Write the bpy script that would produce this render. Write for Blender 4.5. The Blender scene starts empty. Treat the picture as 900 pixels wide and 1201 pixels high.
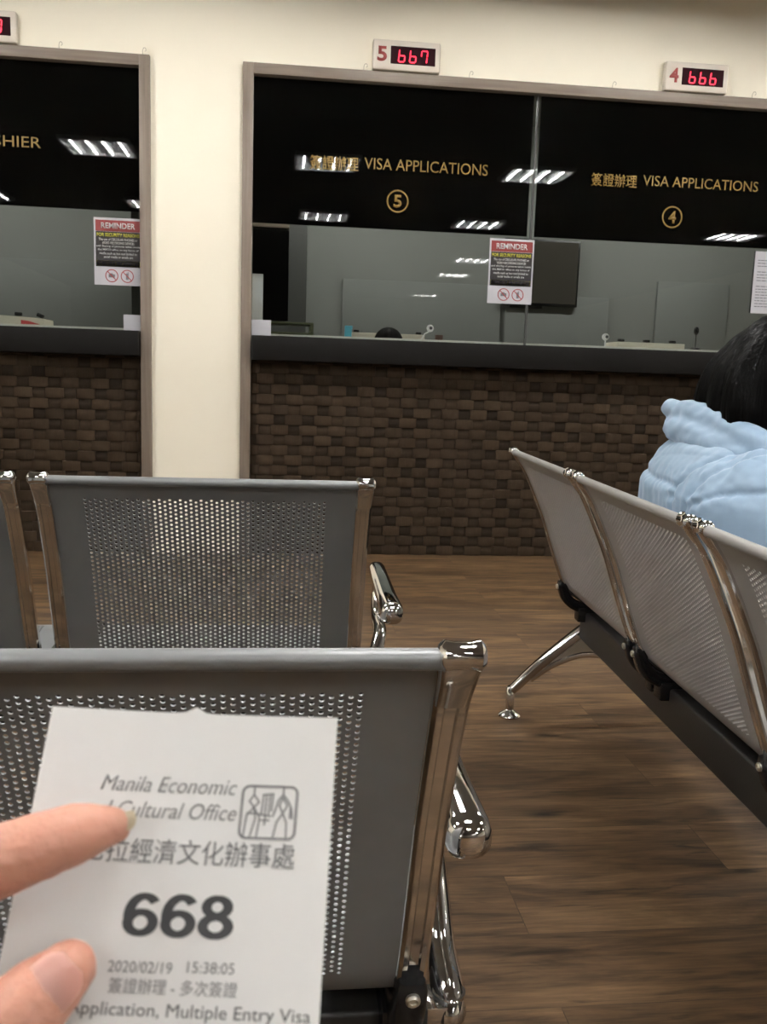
import bpy, bmesh, math, random
from mathutils import Vector, Matrix, noise
random.seed(7)
PI = math.pi
SC = bpy.context.scene
COL = SC.collection
S = 0.9641                       # one factor for everything measured on the counter wall
def k(*a): return tuple(x * S for x in a)

# ------------------------------------------------------------------ materials
def new_mat(name):
    m = bpy.data.materials.new(name); m.use_nodes = True
    nt = m.node_tree
    return m, nt, nt.nodes, nt.links, nt.nodes['Principled BSDF']
def mat(name, col, rough=.5, metal=0, spec=.5, noise_amt=0, noise_scale=20, bump=0, bump_scale=60, coat=0, sss=0, sheen=0):
    m, nt, N, L, b = new_mat(name)
    b.inputs['Base Color'].default_value = (*col, 1)
    b.inputs['Roughness'].default_value = rough
    b.inputs['Metallic'].default_value = metal
    b.inputs['Specular IOR Level'].default_value = spec
    b.inputs['Coat Weight'].default_value = coat
    if sss:
        b.inputs['Subsurface Weight'].default_value = sss
        b.inputs['Subsurface Radius'].default_value = (.012, .004, .002)
        b.inputs['Subsurface Scale'].default_value = .4
    if sheen: b.inputs['Sheen Weight'].default_value = sheen
    tc = N.new('ShaderNodeTexCoord')
    if noise_amt:
        n = N.new('ShaderNodeTexNoise'); n.inputs['Scale'].default_value = noise_scale; n.inputs['Detail'].default_value = 4
        L.new(tc.outputs['Object'], n.inputs['Vector'])
        r = N.new('ShaderNodeMapRange'); r.inputs['To Min'].default_value = 1 - noise_amt; r.inputs['To Max'].default_value = 1 + noise_amt
        L.new(n.outputs['Fac'], r.inputs['Value'])
        v = N.new('ShaderNodeVectorMath'); v.operation = 'SCALE'; v.inputs[0].default_value = col
        L.new(r.outputs[0], v.inputs['Scale']); L.new(v.outputs[0], b.inputs['Base Color'])
    if bump:
        n = N.new('ShaderNodeTexNoise'); n.inputs['Scale'].default_value = bump_scale; n.inputs['Detail'].default_value = 3
        L.new(tc.outputs['Object'], n.inputs['Vector'])
        bp = N.new('ShaderNodeBump'); bp.inputs['Strength'].default_value = bump; bp.inputs['Distance'].default_value = .002
        L.new(n.outputs['Fac'], bp.inputs['Height']); L.new(bp.outputs[0], b.inputs['Normal'])
    return m
def emit(name, col, st):
    m, nt, N, L, b = new_mat(name)
    b.inputs['Base Color'].default_value = (*col, 1)
    b.inputs['Emission Color'].default_value = (*col, 1); b.inputs['Emission Strength'].default_value = st
    return m
M = {}
M['wall'] = mat('cream_paint', (.88, .825, .69), .75, noise_amt=.02, noise_scale=3, bump=.15, bump_scale=90)
M['ceiling'] = mat('ceiling_paint', (.27, .265, .25), .8)
M['back_wall'] = mat('office_wall_grey', (.225, .235, .218), .8, noise_amt=.02, noise_scale=2)
M['far_wall'] = mat('hall_wall_paint', (.46, .43, .38), .8)
M['counter'] = mat('counter_dark_laminate', (.0065, .0057, .0051), .6, spec=.12, noise_amt=.15, noise_scale=120)
M['shelf_white'] = mat('white_laminate', (.75, .73, .67), .4)
M['film'] = mat('black_film', (.0022, .0022, .0022), .9, spec=0)
M['gold'] = mat('gold_lettering', (.19, .115, .018), .45)
M['chrome'] = mat('chrome', (.78, .77, .76), .07, 1, bump=.04, bump_scale=25)
M['bolt'] = mat('bolt_steel', (.7, .68, .62), .3, 1)
M['black_metal'] = mat('black_powder_coat', (.012, .012, .012), .38, bump=.2, bump_scale=300)
M['beam'] = mat('beam_black_steel', (.010, .0092, .0085), .45, bump=.1, bump_scale=200)
M['black_plastic'] = mat('black_plastic', (.008, .008, .009), .25)
M['rubber'] = mat('rubber', (.02, .02, .02), .6)
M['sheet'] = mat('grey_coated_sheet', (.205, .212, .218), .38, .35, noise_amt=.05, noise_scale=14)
M['sheet_lit'] = mat('grey_coated_sheet_lit', (.32, .31, .30), .40, .35, noise_amt=.05, noise_scale=14)  # same coated sheet, with the light on the right bench painted into its colour
M['box'] = mat('display_box_plastic', (.64, .58, .50), .5)
M['display'] = mat('display_window', (.020, .003, .006), .7, spec=.1)
M['led'] = emit('red_led', (1, .02, .05), 1.0)
M['red_digit'] = mat('red_digit_vinyl', (.30, .05, .045), .5)
M['paper'] = mat('white_paper', (.82, .82, .82), .6)
M['paper_sheet'] = mat('posted_white_paper', (.42, .42, .45), .6)
M['sign_red'] = mat('sign_red', (.20, .025, .025), .5)
M['sign_black'] = mat('sign_black', (.012, .009, .009), .5)
M['sign_yellow'] = mat('sign_yellow', (.36, .35, .015), .5)
M['sign_white'] = mat('sign_white', (.45, .45, .45), .5)
M['ink'] = mat('black_ink', (.02, .02, .022), .6)
M['ink_grey'] = mat('grey_ink', (.13, .13, .14), .6)
M['cream_plastic'] = mat('cream_plastic', (.72, .67, .54), .5)
M['cyan'] = mat('cyan_plastic', (.10, .45, .60), .5)
M['brown'] = mat('brown_card', (.10, .05, .035), .6)
M['red'] = mat('red_plastic', (.55, .05, .05), .5)
M['hair'] = None
M['skin'] = mat('skin', (.50, .24, .17), .48, sss=.12, noise_amt=.06, noise_scale=60, bump=.25, bump_scale=500)
M['nail'] = mat('fingernail', (.88, .57, .50), .35)
M['nail_tip'] = mat('nail_tip', (.55, .47, .33), .35)
M['jacket'] = mat('light_blue_nylon', (.235, .34, .46), .5, bump=.3, bump_scale=34, sheen=.2)
M['trousers'] = mat('dark_trousers', (.03, .035, .05), .8)
M['shoe'] = mat('shoe_leather', (.02, .02, .02), .4)
M['lip'] = mat('lips', (.5, .16, .14), .4)
M['eye'] = mat('eye_white', (.8, .8, .8), .2)
M['iris'] = mat('iris_dark', (.02, .012, .008), .1)
M['dark_panel'] = mat('dark_partition', (.035, .037, .033), .6)
M['green_wood'] = mat('green_shelf', (.10, .11, .05), .6)
M['hook'] = mat('wire_hook', (.4, .35, .27), .4, .8)
M['reflector'] = mat('light_reflector', (.88, .88, .90), .38, .85)
M['tube'] = emit('fluorescent_tube', (1, .985, .945), 48)
M['office_tube'] = emit('office_tube', (1, .97, .92), 12)
M['screen'] = mat('tv_screen', (.06, .055, .046), .22)
M['red_symbol'] = mat('symbol_red', (.28, .02, .02), .5)

def hair_mat():
    m, nt, N, L, b = new_mat('black_hair')
    b.inputs['Base Color'].default_value = (.0012, .0011, .0011, 1)
    b.inputs['Roughness'].default_value = .5; b.inputs['Specular IOR Level'].default_value = .04
    tc = N.new('ShaderNodeTexCoord'); mp = N.new('ShaderNodeMapping'); mp.inputs['Scale'].default_value = (160, 160, 6)
    n = N.new('ShaderNodeTexNoise'); n.inputs['Scale'].default_value = 1; n.inputs['Detail'].default_value = 3
    bp = N.new('ShaderNodeBump'); bp.inputs['Strength'].default_value = .6; bp.inputs['Distance'].default_value = .003
    L.new(tc.outputs['Object'], mp.inputs[0]); L.new(mp.outputs[0], n.inputs['Vector'])
    L.new(n.outputs['Fac'], bp.inputs['Height']); L.new(bp.outputs[0], b.inputs['Normal'])
    return m
M['hair'] = hair_mat()

def floor_mat():
    m, nt, N, L, b = new_mat('wood_plank_vinyl')
    tc = N.new('ShaderNodeTexCoord')
    br = N.new('ShaderNodeTexBrick'); br.offset = .37; br.inputs['Scale'].default_value = 1
    br.inputs['Brick Width'].default_value = 1.22; br.inputs['Row Height'].default_value = .182
    br.inputs['Mortar Size'].default_value = .0009; br.inputs['Mortar Smooth'].default_value = .3
    br.inputs['Color1'].default_value = (0, 0, 0, 1); br.inputs['Color2'].default_value = (1, 1, 1, 1); br.inputs['Mortar'].default_value = (.5, .5, .5, 1)
    mpb = N.new('ShaderNodeMapping'); mpb.inputs['Location'].default_value = (.33, .06, 0)
    L.new(tc.outputs['Object'], mpb.inputs[0]); L.new(mpb.outputs[0], br.inputs['Vector'])
    # per-plank shift of the grain
    sh = N.new('ShaderNodeVectorMath'); sh.operation = 'MULTIPLY'; sh.inputs[1].default_value = (3.1, 7.7, 5.3)
    L.new(br.outputs['Color'], sh.inputs[0])
    ad = N.new('ShaderNodeVectorMath'); L.new(tc.outputs['Object'], ad.inputs[0]); L.new(sh.outputs[0], ad.inputs[1])
    def ns(scale, detail, dist=0, vec=None):
        mp = N.new('ShaderNodeMapping'); mp.inputs['Scale'].default_value = scale
        L.new(vec or ad.outputs[0], mp.inputs[0])
        n = N.new('ShaderNodeTexNoise'); n.inputs['Scale'].default_value = 1; n.inputs['Detail'].default_value = detail
        n.inputs['Distortion'].default_value = dist; n.inputs['Roughness'].default_value = .6
        L.new(mp.outputs[0], n.inputs['Vector']); return n.outputs['Fac']
    g1 = ns((2.2, 15, 1), 8, 1.0)
    g2 = ns((9, 130, 1), 4, .3)
    g3 = ns((3.2, 30, 1), 5, 1.5)
    cr = N.new('ShaderNodeValToRGB'); cr.color_ramp.interpolation = 'B_SPLINE'
    e = cr.color_ramp.elements
    e[0].position = .28; e[0].color = (.020, .0105, .0052, 1)
    e[1].position = .72; e[1].color = (.185, .113, .057, 1)
    x = cr.color_ramp.elements.new(.5); x.color = (.088, .050, .0245, 1)
    L.new(g1, cr.inputs[0])
    fine = N.new('ShaderNodeMapRange'); fine.inputs['From Min'].default_value = .3; fine.inputs['From Max'].default_value = .7
    fine.inputs['To Min'].default_value = .70; fine.inputs['To Max'].default_value = 1.30
    L.new(g2, fine.inputs['Value'])
    v = N.new('ShaderNodeVectorMath'); v.operation = 'SCALE'; L.new(cr.outputs[0], v.inputs[0]); L.new(fine.outputs[0], v.inputs['Scale'])
    # dark streaks and knots
    st = N.new('ShaderNodeMapRange'); st.inputs['From Min'].default_value = .56; st.inputs['From Max'].default_value = .70
    st.inputs['To Min'].default_value = 1; st.inputs['To Max'].default_value = .38
    L.new(g3, st.inputs['Value'])
    v2 = N.new('ShaderNodeVectorMath'); v2.operation = 'SCALE'; L.new(v.outputs[0], v2.inputs[0]); L.new(st.outputs[0], v2.inputs['Scale'])
    vo = N.new('ShaderNodeTexVoronoi'); vo.inputs['Scale'].default_value = 1
    mp = N.new('ShaderNodeMapping'); mp.inputs['Scale'].default_value = (2.8, 7.5, 1)
    L.new(ad.outputs[0], mp.inputs[0]); L.new(mp.outputs[0], vo.inputs['Vector'])
    kn = N.new('ShaderNodeMapRange'); kn.inputs['From Min'].default_value = .03; kn.inputs['From Max'].default_value = .16
    kn.inputs['To Min'].default_value = .22; kn.inputs['To Max'].default_value = 1
    L.new(vo.outputs['Distance'], kn.inputs['Value'])
    v3 = N.new('ShaderNodeVectorMath'); v3.operation = 'SCALE'; L.new(v2.outputs[0], v3.inputs[0]); L.new(kn.outputs[0], v3.inputs['Scale'])
    # plank to plank tone
    pt = N.new('ShaderNodeMapRange'); pt.inputs['To Min'].default_value = .84; pt.inputs['To Max'].default_value = 1.14
    L.new(br.outputs['Color'], pt.inputs['Value'])
    v4 = N.new('ShaderNodeVectorMath'); v4.operation = 'SCALE'; L.new(v3.outputs[0], v4.inputs[0]); L.new(pt.outputs[0], v4.inputs['Scale'])
    jt = N.new('ShaderNodeMapRange'); jt.inputs['To Min'].default_value = 1; jt.inputs['To Max'].default_value = .45
    L.new(br.outputs['Fac'], jt.inputs['Value'])
    v5 = N.new('ShaderNodeVectorMath'); v5.operation = 'SCALE'; L.new(v4.outputs[0], v5.inputs[0]); L.new(jt.outputs[0], v5.inputs['Scale'])
    L.new(v5.outputs[0], b.inputs['Base Color'])
    b.inputs['Roughness'].default_value = .5; b.inputs['Specular IOR Level'].default_value = .2
    bp = N.new('ShaderNodeBump'); bp.inputs['Strength'].default_value = .25; bp.inputs['Distance'].default_value = .001
    L.new(g2, bp.inputs['Height']); L.new(bp.outputs[0], b.inputs['Normal'])
    return m
M['floor'] = floor_mat()

def grain_mat(name, c1, c2, scale, rough=.5):
    m, nt, N, L, b = new_mat(name)
    tc = N.new('ShaderNodeTexCoord'); mp = N.new('ShaderNodeMapping'); mp.inputs['Scale'].default_value = scale
    n = N.new('ShaderNodeTexNoise'); n.inputs['Scale'].default_value = 1; n.inputs['Detail'].default_value = 5; n.inputs['Distortion'].default_value = .3
    cr = N.new('ShaderNodeValToRGB'); e = cr.color_ramp.elements
    e[0].position = .3; e[0].color = (*c1, 1); e[1].position = .7; e[1].color = (*c2, 1)
    L.new(tc.outputs['Object'], mp.inputs[0]); L.new(mp.outputs[0], n.inputs['Vector']); L.new(n.outputs['Fac'], cr.inputs[0])
    L.new(cr.outputs[0], b.inputs['Base Color']); b.inputs['Roughness'].default_value = rough
    return m
M['frame_v'] = grain_mat('greige_wood_upright', (.135, .104, .079), (.190, .152, .118), (60, 60, 3))
M['frame_h'] = grain_mat('greige_wood_rail', (.135, .104, .079), (.190, .152, .118), (3, 60, 60))

def weave_mat():
    m, nt, N, L, b = new_mat('woven_brown_strips')
    at = N.new('ShaderNodeAttribute'); at.attribute_name = 'tone'
    tc = N.new('ShaderNodeTexCoord'); mp = N.new('ShaderNodeMapping'); mp.inputs['Scale'].default_value = (330, 20, 16)
    n = N.new('ShaderNodeTexNoise'); n.inputs['Scale'].default_value = 1; n.inputs['Detail'].default_value = 3
    L.new(tc.outputs['Object'], mp.inputs[0]); L.new(mp.outputs[0], n.inputs['Vector'])
    r = N.new('ShaderNodeMapRange'); r.inputs['To Min'].default_value = .55; r.inputs['To Max'].default_value = 1.45
    L.new(n.outputs['Fac'], r.inputs['Value'])
    mu = N.new('ShaderNodeMath'); mu.operation = 'MULTIPLY'; L.new(r.outputs[0], mu.inputs[0]); L.new(at.outputs['Fac'], mu.inputs[1])
    v = N.new('ShaderNodeVectorMath'); v.operation = 'SCALE'; v.inputs[0].default_value = (.034, .0220, .0128)
    L.new(mu.outputs[0], v.inputs['Scale']); L.new(v.outputs[0], b.inputs['Base Color'])
    b.inputs['Roughness'].default_value = .7; b.inputs['Specular IOR Level'].default_value = .12
    return m
M['weave'] = weave_mat()

def glass_mat():
    m = bpy.data.materials.new('window_glass'); m.use_nodes = True
    N, L = m.node_tree.nodes, m.node_tree.links; N.clear()
    out = N.new('ShaderNodeOutputMaterial'); mix = N.new('ShaderNodeMixShader')
    tr = N.new('ShaderNodeBsdfTransparent'); tr.inputs[0].default_value = (.86, .88, .87, 1)
    gl = N.new('ShaderNodeBsdfGlossy'); gl.inputs['Roughness'].default_value = .0; gl.inputs['Color'].default_value = (1, 1, 1, 1)
    fr = N.new('ShaderNodeFresnel'); fr.inputs['IOR'].default_value = 1.27
    L.new(fr.outputs[0], mix.inputs[0]); L.new(tr.outputs[0], mix.inputs[1]); L.new(gl.outputs[0], mix.inputs[2]); L.new(mix.outputs[0], out.inputs[0])
    return m
M['glass'] = glass_mat()

# ------------------------------------------------------------------ mesh helpers
def link(name, me, m=None, parent=None, smooth=None):
    if m is not None:
        me.materials.clear(); me.materials.append(m)
    if smooth is not None:
        me.shade_smooth()
        if smooth: me.set_sharp_from_angle(angle=math.radians(smooth))
    o = bpy.data.objects.new(name, me); COL.objects.link(o)
    if parent: o.parent = parent
    return o
def obj(name, bm, m, parent=None, smooth=40):
    me = bpy.data.meshes.new(name); bm.normal_update(); bm.to_mesh(me); bm.free()
    return link(name, me, m, parent, smooth)
def tag(o, label=None, cat=None, group=None, kind=None):
    if label: o['label'] = label
    if cat: o['category'] = cat
    if group: o['group'] = group
    if kind: o['kind'] = kind
    return o
def thing(name, loc=(0, 0, 0), rz=0, label=None, cat=None, group=None):
    o = bpy.data.objects.new(name, None); COL.objects.link(o); o.location = loc; o.rotation_euler = (0, 0, rz)
    o.empty_display_size = .05
    return tag(o, label, cat, group)
def struct(name, bm, m, parent=None, smooth=40):
    o = obj(name, bm, m, parent, smooth)
    if not parent: o['kind'] = 'structure'
    return o
def box(bm, x0, x1, y0, y1, z0, z1, bev=0, seg=2, mt=None):
    r = bmesh.ops.create_cube(bm, size=1)
    vs = r['verts']
    for v in vs:
        v.co = Vector(((x0 + x1) / 2 + v.co.x * (x1 - x0), (y0 + y1) / 2 + v.co.y * (y1 - y0), (z0 + z1) / 2 + v.co.z * (z1 - z0)))
    if bev:
        es = list({e for v in vs for e in v.link_edges})
        rr = bmesh.ops.bevel(bm, geom=es, offset=bev, segments=seg, profile=.5, affect='EDGES')
        vs = list({v for f in rr['faces'] for v in f.verts} | {v for v in vs if v.is_valid})
    if mt is not None:
        for v in vs: v.co = mt @ v.co
    return vs
def frames(pts, up):
    out = []
    n = len(pts)
    for i in range(n):
        t = (pts[min(i + 1, n - 1)] - pts[max(i - 1, 0)]).normalized()
        s = t.cross(up)
        if s.length < 1e-5: s = t.cross(Vector((0.3, 1, .2)))
        s.normalize(); w = s.cross(t).normalized()
        out.append((s, w))
    return out
def sweep(bm, pts, sec, up=(0, 0, 1), scales=None, cap=True, closed_sec=True):
    """sec: list of (a, b) offsets along side / up-ish vectors"""
    pts = [Vector(p) for p in pts]; up = Vector(up)
    fr = frames(pts, up); rings = []
    for i, p in enumerate(pts):
        sc = scales[i] if scales else 1
        sx, sy = sc if isinstance(sc, tuple) else (sc, sc)
        rings.append([bm.verts.new(p + fr[i][0] * a * sx + fr[i][1] * b * sy) for a, b in sec])
    n = len(sec)
    for r0, r1 in zip(rings, rings[1:]):
        for j in range(n if closed_sec else n - 1):
            bm.faces.new((r0[j], r0[(j + 1) % n], r1[(j + 1) % n], r1[j]))
    if cap:
        bm.faces.new(rings[0][::-1]); bm.faces.new(rings[-1])
    return rings
def circ(r, n=12, ry=None):
    ry = ry or r
    return [(r * math.cos(2 * PI * i / n), ry * math.sin(2 * PI * i / n)) for i in range(n)]
def rrect(w, h, r, n=3):
    o = []
    for cx, cy, a in ((w / 2 - r, h / 2 - r, 0), (-w / 2 + r, h / 2 - r, 90), (-w / 2 + r, -h / 2 + r, 180), (w / 2 - r, -h / 2 + r, 270)):
        for i in range(n + 1):
            t = math.radians(a + 90 * i / n); o.append((cx + r * math.cos(t), cy + r * math.sin(t)))
    return o
def tube(bm, pts, r, n=12, up=(0, 0, 1), radii=None):
    sc = [x / r for x in radii] if radii else None
    return sweep(bm, pts, circ(r, n), up, sc)
def lathe(bm, prof, n=20, mt=None):
    rings = []
    for r, z in prof:
        rings.append([bm.verts.new((max(r, 1e-5) * math.cos(2 * PI * i / n), max(r, 1e-5) * math.sin(2 * PI * i / n), z)) for i in range(n)])
    for a, b in zip(rings, rings[1:]):
        for j in range(n): bm.faces.new((a[j], a[(j + 1) % n], b[(j + 1) % n], b[j]))
    bm.faces.new(rings[0][::-1]); bm.faces.new(rings[-1])
    if mt is not None:
        for rg in rings:
            for v in rg: v.co = mt @ v.co
def ball(bm, c, r, mt=None, seg=16, rings=10):
    rs = r if isinstance(r, (tuple, list)) else (r, r, r)
    q = bmesh.ops.create_uvsphere(bm, u_segments=seg, v_segments=rings, radius=1)
    for v in q['verts']:
        p = Vector((v.co.x * rs[0], v.co.y * rs[1], v.co.z * rs[2]))
        if mt is not None: p = mt @ p
        v.co = p + Vector(c)
    return q['verts']
def cr_spline(P, n=6):
    P = [Vector(p) for p in P]; out = []
    Q = [P[0] * 2 - P[1]] + P + [P[-1] * 2 - P[-2]]
    for i in range(1, len(Q) - 2):
        for j in range(n):
            t = j / n; a, b, c, d = Q[i - 1:i + 3]
            out.append(.5 * ((2 * b) + (c - a) * t + (2 * a - 5 * b + 4 * c - d) * t * t + (3 * b - a - 3 * c + d) * t ** 3))
    out.append(P[-1]); return out
def extrude_poly(bm, pts, y0, y1):
    """closed polygon of (x, z) extruded along y"""
    a = [bm.verts.new((x, y0, z)) for x, z in pts]; b = [bm.verts.new((x, y1, z)) for x, z in pts]
    n = len(pts)
    for i in range(n): bm.faces.new((a[i], b[i], b[(i + 1) % n], a[(i + 1) % n]))
    bm.faces.new(a); bm.faces.new(b[::-1])

def text_mesh(body, w, h, x0=0, z0=0, bold=0, shear=0, depth=.0008, ref=None):
    """letters in the x/z plane facing -y; x from x0 to x0+w, baseline z0, ref string's height = h"""
    cu = bpy.data.curves.new('lettering', 'FONT'); cu.body = body; cu.size = 1; cu.extrude = 0; cu.offset = bold; cu.shear = shear
    cu.resolution_u = 3
    ob = bpy.data.objects.new('lettering', cu); COL.objects.link(ob)
    bpy.context.view_layer.update()
    me = bpy.data.meshes.new_from_object(ob.evaluated_get(bpy.context.evaluated_depsgraph_get()))
    bpy.data.objects.remove(ob)
    xs = [v.co.x for v in me.vertices]; ys = [v.co.y for v in me.vertices]
    if not xs: return me
    mx, Mx, my, My = min(xs), max(xs), min(ys), max(ys)
    base, top = (0, .72) if ref == 'latin' else (my, My)
    sx, sz = w / (Mx - mx), h / (top - base)
    for v in me.vertices: v.co = Vector((x0 + (v.co.x - mx) * sx, 0, z0 + (v.co.y - base) * sz))
    bm = bmesh.new(); bm.from_mesh(me)
    bmesh.ops.remove_doubles(bm, verts=bm.verts, dist=1e-6)
    r = bmesh.ops.extrude_face_region(bm, geom=bm.faces[:])
    for v in [g for g in r['geom'] if isinstance(g, bmesh.types.BMVert)]: v.co.y -= depth
    bmesh.ops.recalc_face_normals(bm, faces=bm.faces)
    bm.to_mesh(me); bm.free()
    return me
def text(name, body, w, h, x0, z0, y, m, parent, **kw):
    me = text_mesh(body, w, h, x0, z0, **kw); me.name = name
    o = link(name, me, m, parent); o.location.y = y
    return o
def ring(bm, cx, cz, r, t, y0, y1, n=40):
    pts = []
    for i in range(n):
        a = 2 * PI * i / n
        for rr, yy in ((r, y0), (r, y1), (r - t, y1), (r - t, y0)):
            pts.append(bm.verts.new((cx + rr * math.cos(a), yy, cz + rr * math.sin(a))))
    for i in range(n):
        a = i * 4; b = ((i + 1) % n) * 4
        for j in range(4): bm.faces.new((pts[a + j], pts[b + j], pts[b + (j + 1) % 4], pts[a + (j + 1) % 4]))

# ------------------------------------------------------------------ room shell
D = 4.852 * S                                   # public face of the counter wall
CEIL = 2.9 * S + .072
X0, X1, Y0 = -5.2, 7.8, -14.5
BACK = D + 2.55                                  # rear wall of the office behind the glass
def slab(name, a, m):
    bm = bmesh.new(); box(bm, *a); return struct(name, bm, m)
slab('floor', (X0 - .1, X1 + .1, Y0 - .1, BACK + .1, -.08, 0), M['floor'])
slab('ceiling', (X0 - .1, X1 + .1, Y0 - .1, BACK + .1, CEIL, CEIL + .08), M['ceiling'])
slab('wall_left', (X0 - .1, X0, Y0, BACK, 0, CEIL), M['wall'])
slab('wall_right', (X1, X1 + .1, Y0, BACK, 0, CEIL), M['wall'])
slab('wall_back', (X0, X1, Y0 - .1, Y0, 0, CEIL), M['far_wall'])
slab('wall_office', (X0, X1, BACK, BACK + .1, 0, CEIL), M['back_wall'])
# front wall with its two big openings (left window ends at LX, right one starts at CX)
LX, CX, RX, ZT = -.655 * S, -.204 * S, 3.45 * S, 2.478 * S
FW = .052 * S
LL = -3.6 * S
bm = bmesh.new()
box(bm, X0, X1, D, D + .14, ZT - .02, CEIL)
box(bm, LX - .02, CX + .02, D, D + .14, 0, ZT - .02)
box(bm, X0, LL + .02, D, D + .14, 0, ZT - .02)
box(bm, RX - .02, X1, D, D + .14, 0, ZT - .02)
struct('wall_front', bm, M['wall'])

def window(n, xa, xb):
    """greige wood surround, glass and black film of one counter window; both sides reach the floor"""
    bm = bmesh.new(); p = .028
    box(bm, xa, xa + FW, D - p, D + .10, 0, ZT, .002)
    box(bm, xb - FW, xb, D - p, D + .10, 0, ZT, .002)
    w = struct('window_%d' % n, bm, M['frame_v'])
    bm = bmesh.new(); box(bm, xa + FW, xb - FW, D - p, D + .10, ZT - FW, ZT, .002)
    obj('top_rail', bm, M['frame_h'], w)
    return w
GY = D + .012                                    # face of the glass
win1 = window(1, LL, LX)
win2 = window(2, CX, RX)
def pane(parent, xa, xb):
    bm = bmesh.new(); box(bm, xa, xb, GY, GY + .010, 1.10, ZT - FW + .002)
    return obj('glass_pane', bm, M['glass'], parent)
def film(parent, xa, xb, zb):
    bm = bmesh.new(); box(bm, xa, xb, GY + .0105, GY + .0125, zb, ZT - FW + .001)
    return obj('black_film', bm, M['film'], parent)
JX = (1.287 * S, 1.326 * S)
g1 = pane(win1, LL + FW, LX - FW)
g2 = pane(win2, CX + FW, 1.3055 * S)
g3 = pane(win2, 1.3075 * S, RX - FW)
film(win1, LL + FW, LX - FW, 1.744 * S)
film(win2, CX + FW, JX[0], 1.722 * S)
film(win2, JX[1], RX - FW, 1.722 * S)
bm = bmesh.new()
box(bm, 1.302 * S, 1.311 * S, GY - .002, GY + .014, 1.10, ZT - FW)
obj('glass_joint', bm, mat('silicone_joint', (.05, .05, .048), .4), win2)
# gold lettering on the film windows
def gold_number(ch, cx, cz):
    bm = bmesh.new(); ring(bm, cx * S, cz * S, .057 * S, .0075 * S, GY - .001, GY - .0002)
    obj('number_ring', bm, M['gold'], win2)
    text('lettering', ch, .042 * S, .064 * S, (cx - .021) * S, (cz - .032) * S, GY - .0002, M['gold'], win2, bold=.03)
text('lettering', 'CASHIER', .345 * S, .052 * S, -1.530 * S, 2.020 * S, GY - .0002, M['gold'], win1)
text('lettering', '簽證辦理', .248 * S, .072 * S, .135 * S, 1.997 * S, GY - .0002, M['gold'], win2, bold=.012)
text('lettering', 'VISA APPLICATIONS', .645 * S, .056 * S, .413 * S, 2.014 * S, GY - .0002, M['gold'], win2)
gold_number('5', .591, 1.863)
text('lettering', '簽證辦理', .250 * S, .068 * S, 1.616 * S, 1.995 * S, GY - .0002, M['gold'], win2, bold=.012)
text('lettering', 'VISA APPLICATIONS', .645 * S, .053 * S, 1.900 * S, 2.013 * S, GY - .0002, M['gold'], win2)
gold_number('4', 2.076, 1.859)

# ------------------------------------------------------------------ counters
def weave_panel(parent, xa, xb, zb):
    bm = bmesh.new(); lay = bm.faces.layers.float.new('tone')
    yb = D + .022; pw, ch = .1475, .0515
    box(bm, xa, xb, yb + .008, yb + .03, 0, zb)
    for f in bm.faces: f[lay] = .35
    rows = int(math.ceil(zb / ch)); nx = 5
    i0 = int(math.floor(xa / pw)) - 1; i1 = int(math.ceil(xb / pw)) + 1
    rw = .088
    def patch(ax, bx, az, bz, f, tone):
        ax, bx, az, bz = max(ax, xa), min(bx, xb), max(az, .001), min(bz, zb)
        if bx - ax < .004 or bz - az < .004: return
        g = []
        for j in range(5):
            g.append([bm.verts.new((ax + (bx - ax) * i / nx, yb - f(i / nx, j / 4), az + (bz - az) * j / 4)) for i in range(nx + 1)])
        for j in range(4):
            for i in range(nx):
                q = bm.faces.new((g[j][i], g[j][i + 1], g[j + 1][i + 1], g[j + 1][i])); q[lay] = tone
        rim = [g[0][i] for i in range(nx + 1)] + [g[j][nx] for j in range(1, 5)] + [g[4][i] for i in range(nx - 1, -1, -1)] + [g[j][0] for j in range(3, 0, -1)]
        low = [bm.verts.new((v.co.x, yb + .009, v.co.z)) for v in rim]
        for a in range(len(rim)):
            b = (a + 1) % len(rim); q = bm.faces.new((rim[b], rim[a], low[a], low[b])); q[lay] = tone
    for r in range(rows):
        for i in range(i0, i1 + 1):
            cx = (i + .5 * (r % 2)) * pw + random.uniform(-.002, .002); z = r * ch
            t = random.choice((.9, 1.0, 1.0, 1.1, 1.22)) * random.uniform(.92, 1.08)
            fz = lambda v: .0025 * math.sin(PI * min(max(v, .0), 1)) ** .5
            patch(cx - rw / 2, cx + rw / 2, z + .0012, z + ch - .0012, lambda u, v: .004 + .008 * math.sin(PI * u) ** .7 + fz(v), t)
            t = random.choice((.55, .7, .85, 1.0)) * random.uniform(.9, 1.1)  # random tone, darkened on recessed strips to paint in their depth shadow
            patch(cx + rw / 2 + .001, cx + pw - rw / 2 - .001, z - .001, z + ch + .001, lambda u, v: .0005 + .0045 * math.sin(PI * v) ** .7 + .001 * math.sin(PI * u), t)
    return obj('woven_front', bm, M['weave'], parent, 50)
CF, CZ0, CZ1 = 4.772 * S, 1.029 * S, 1.154 * S
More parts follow.
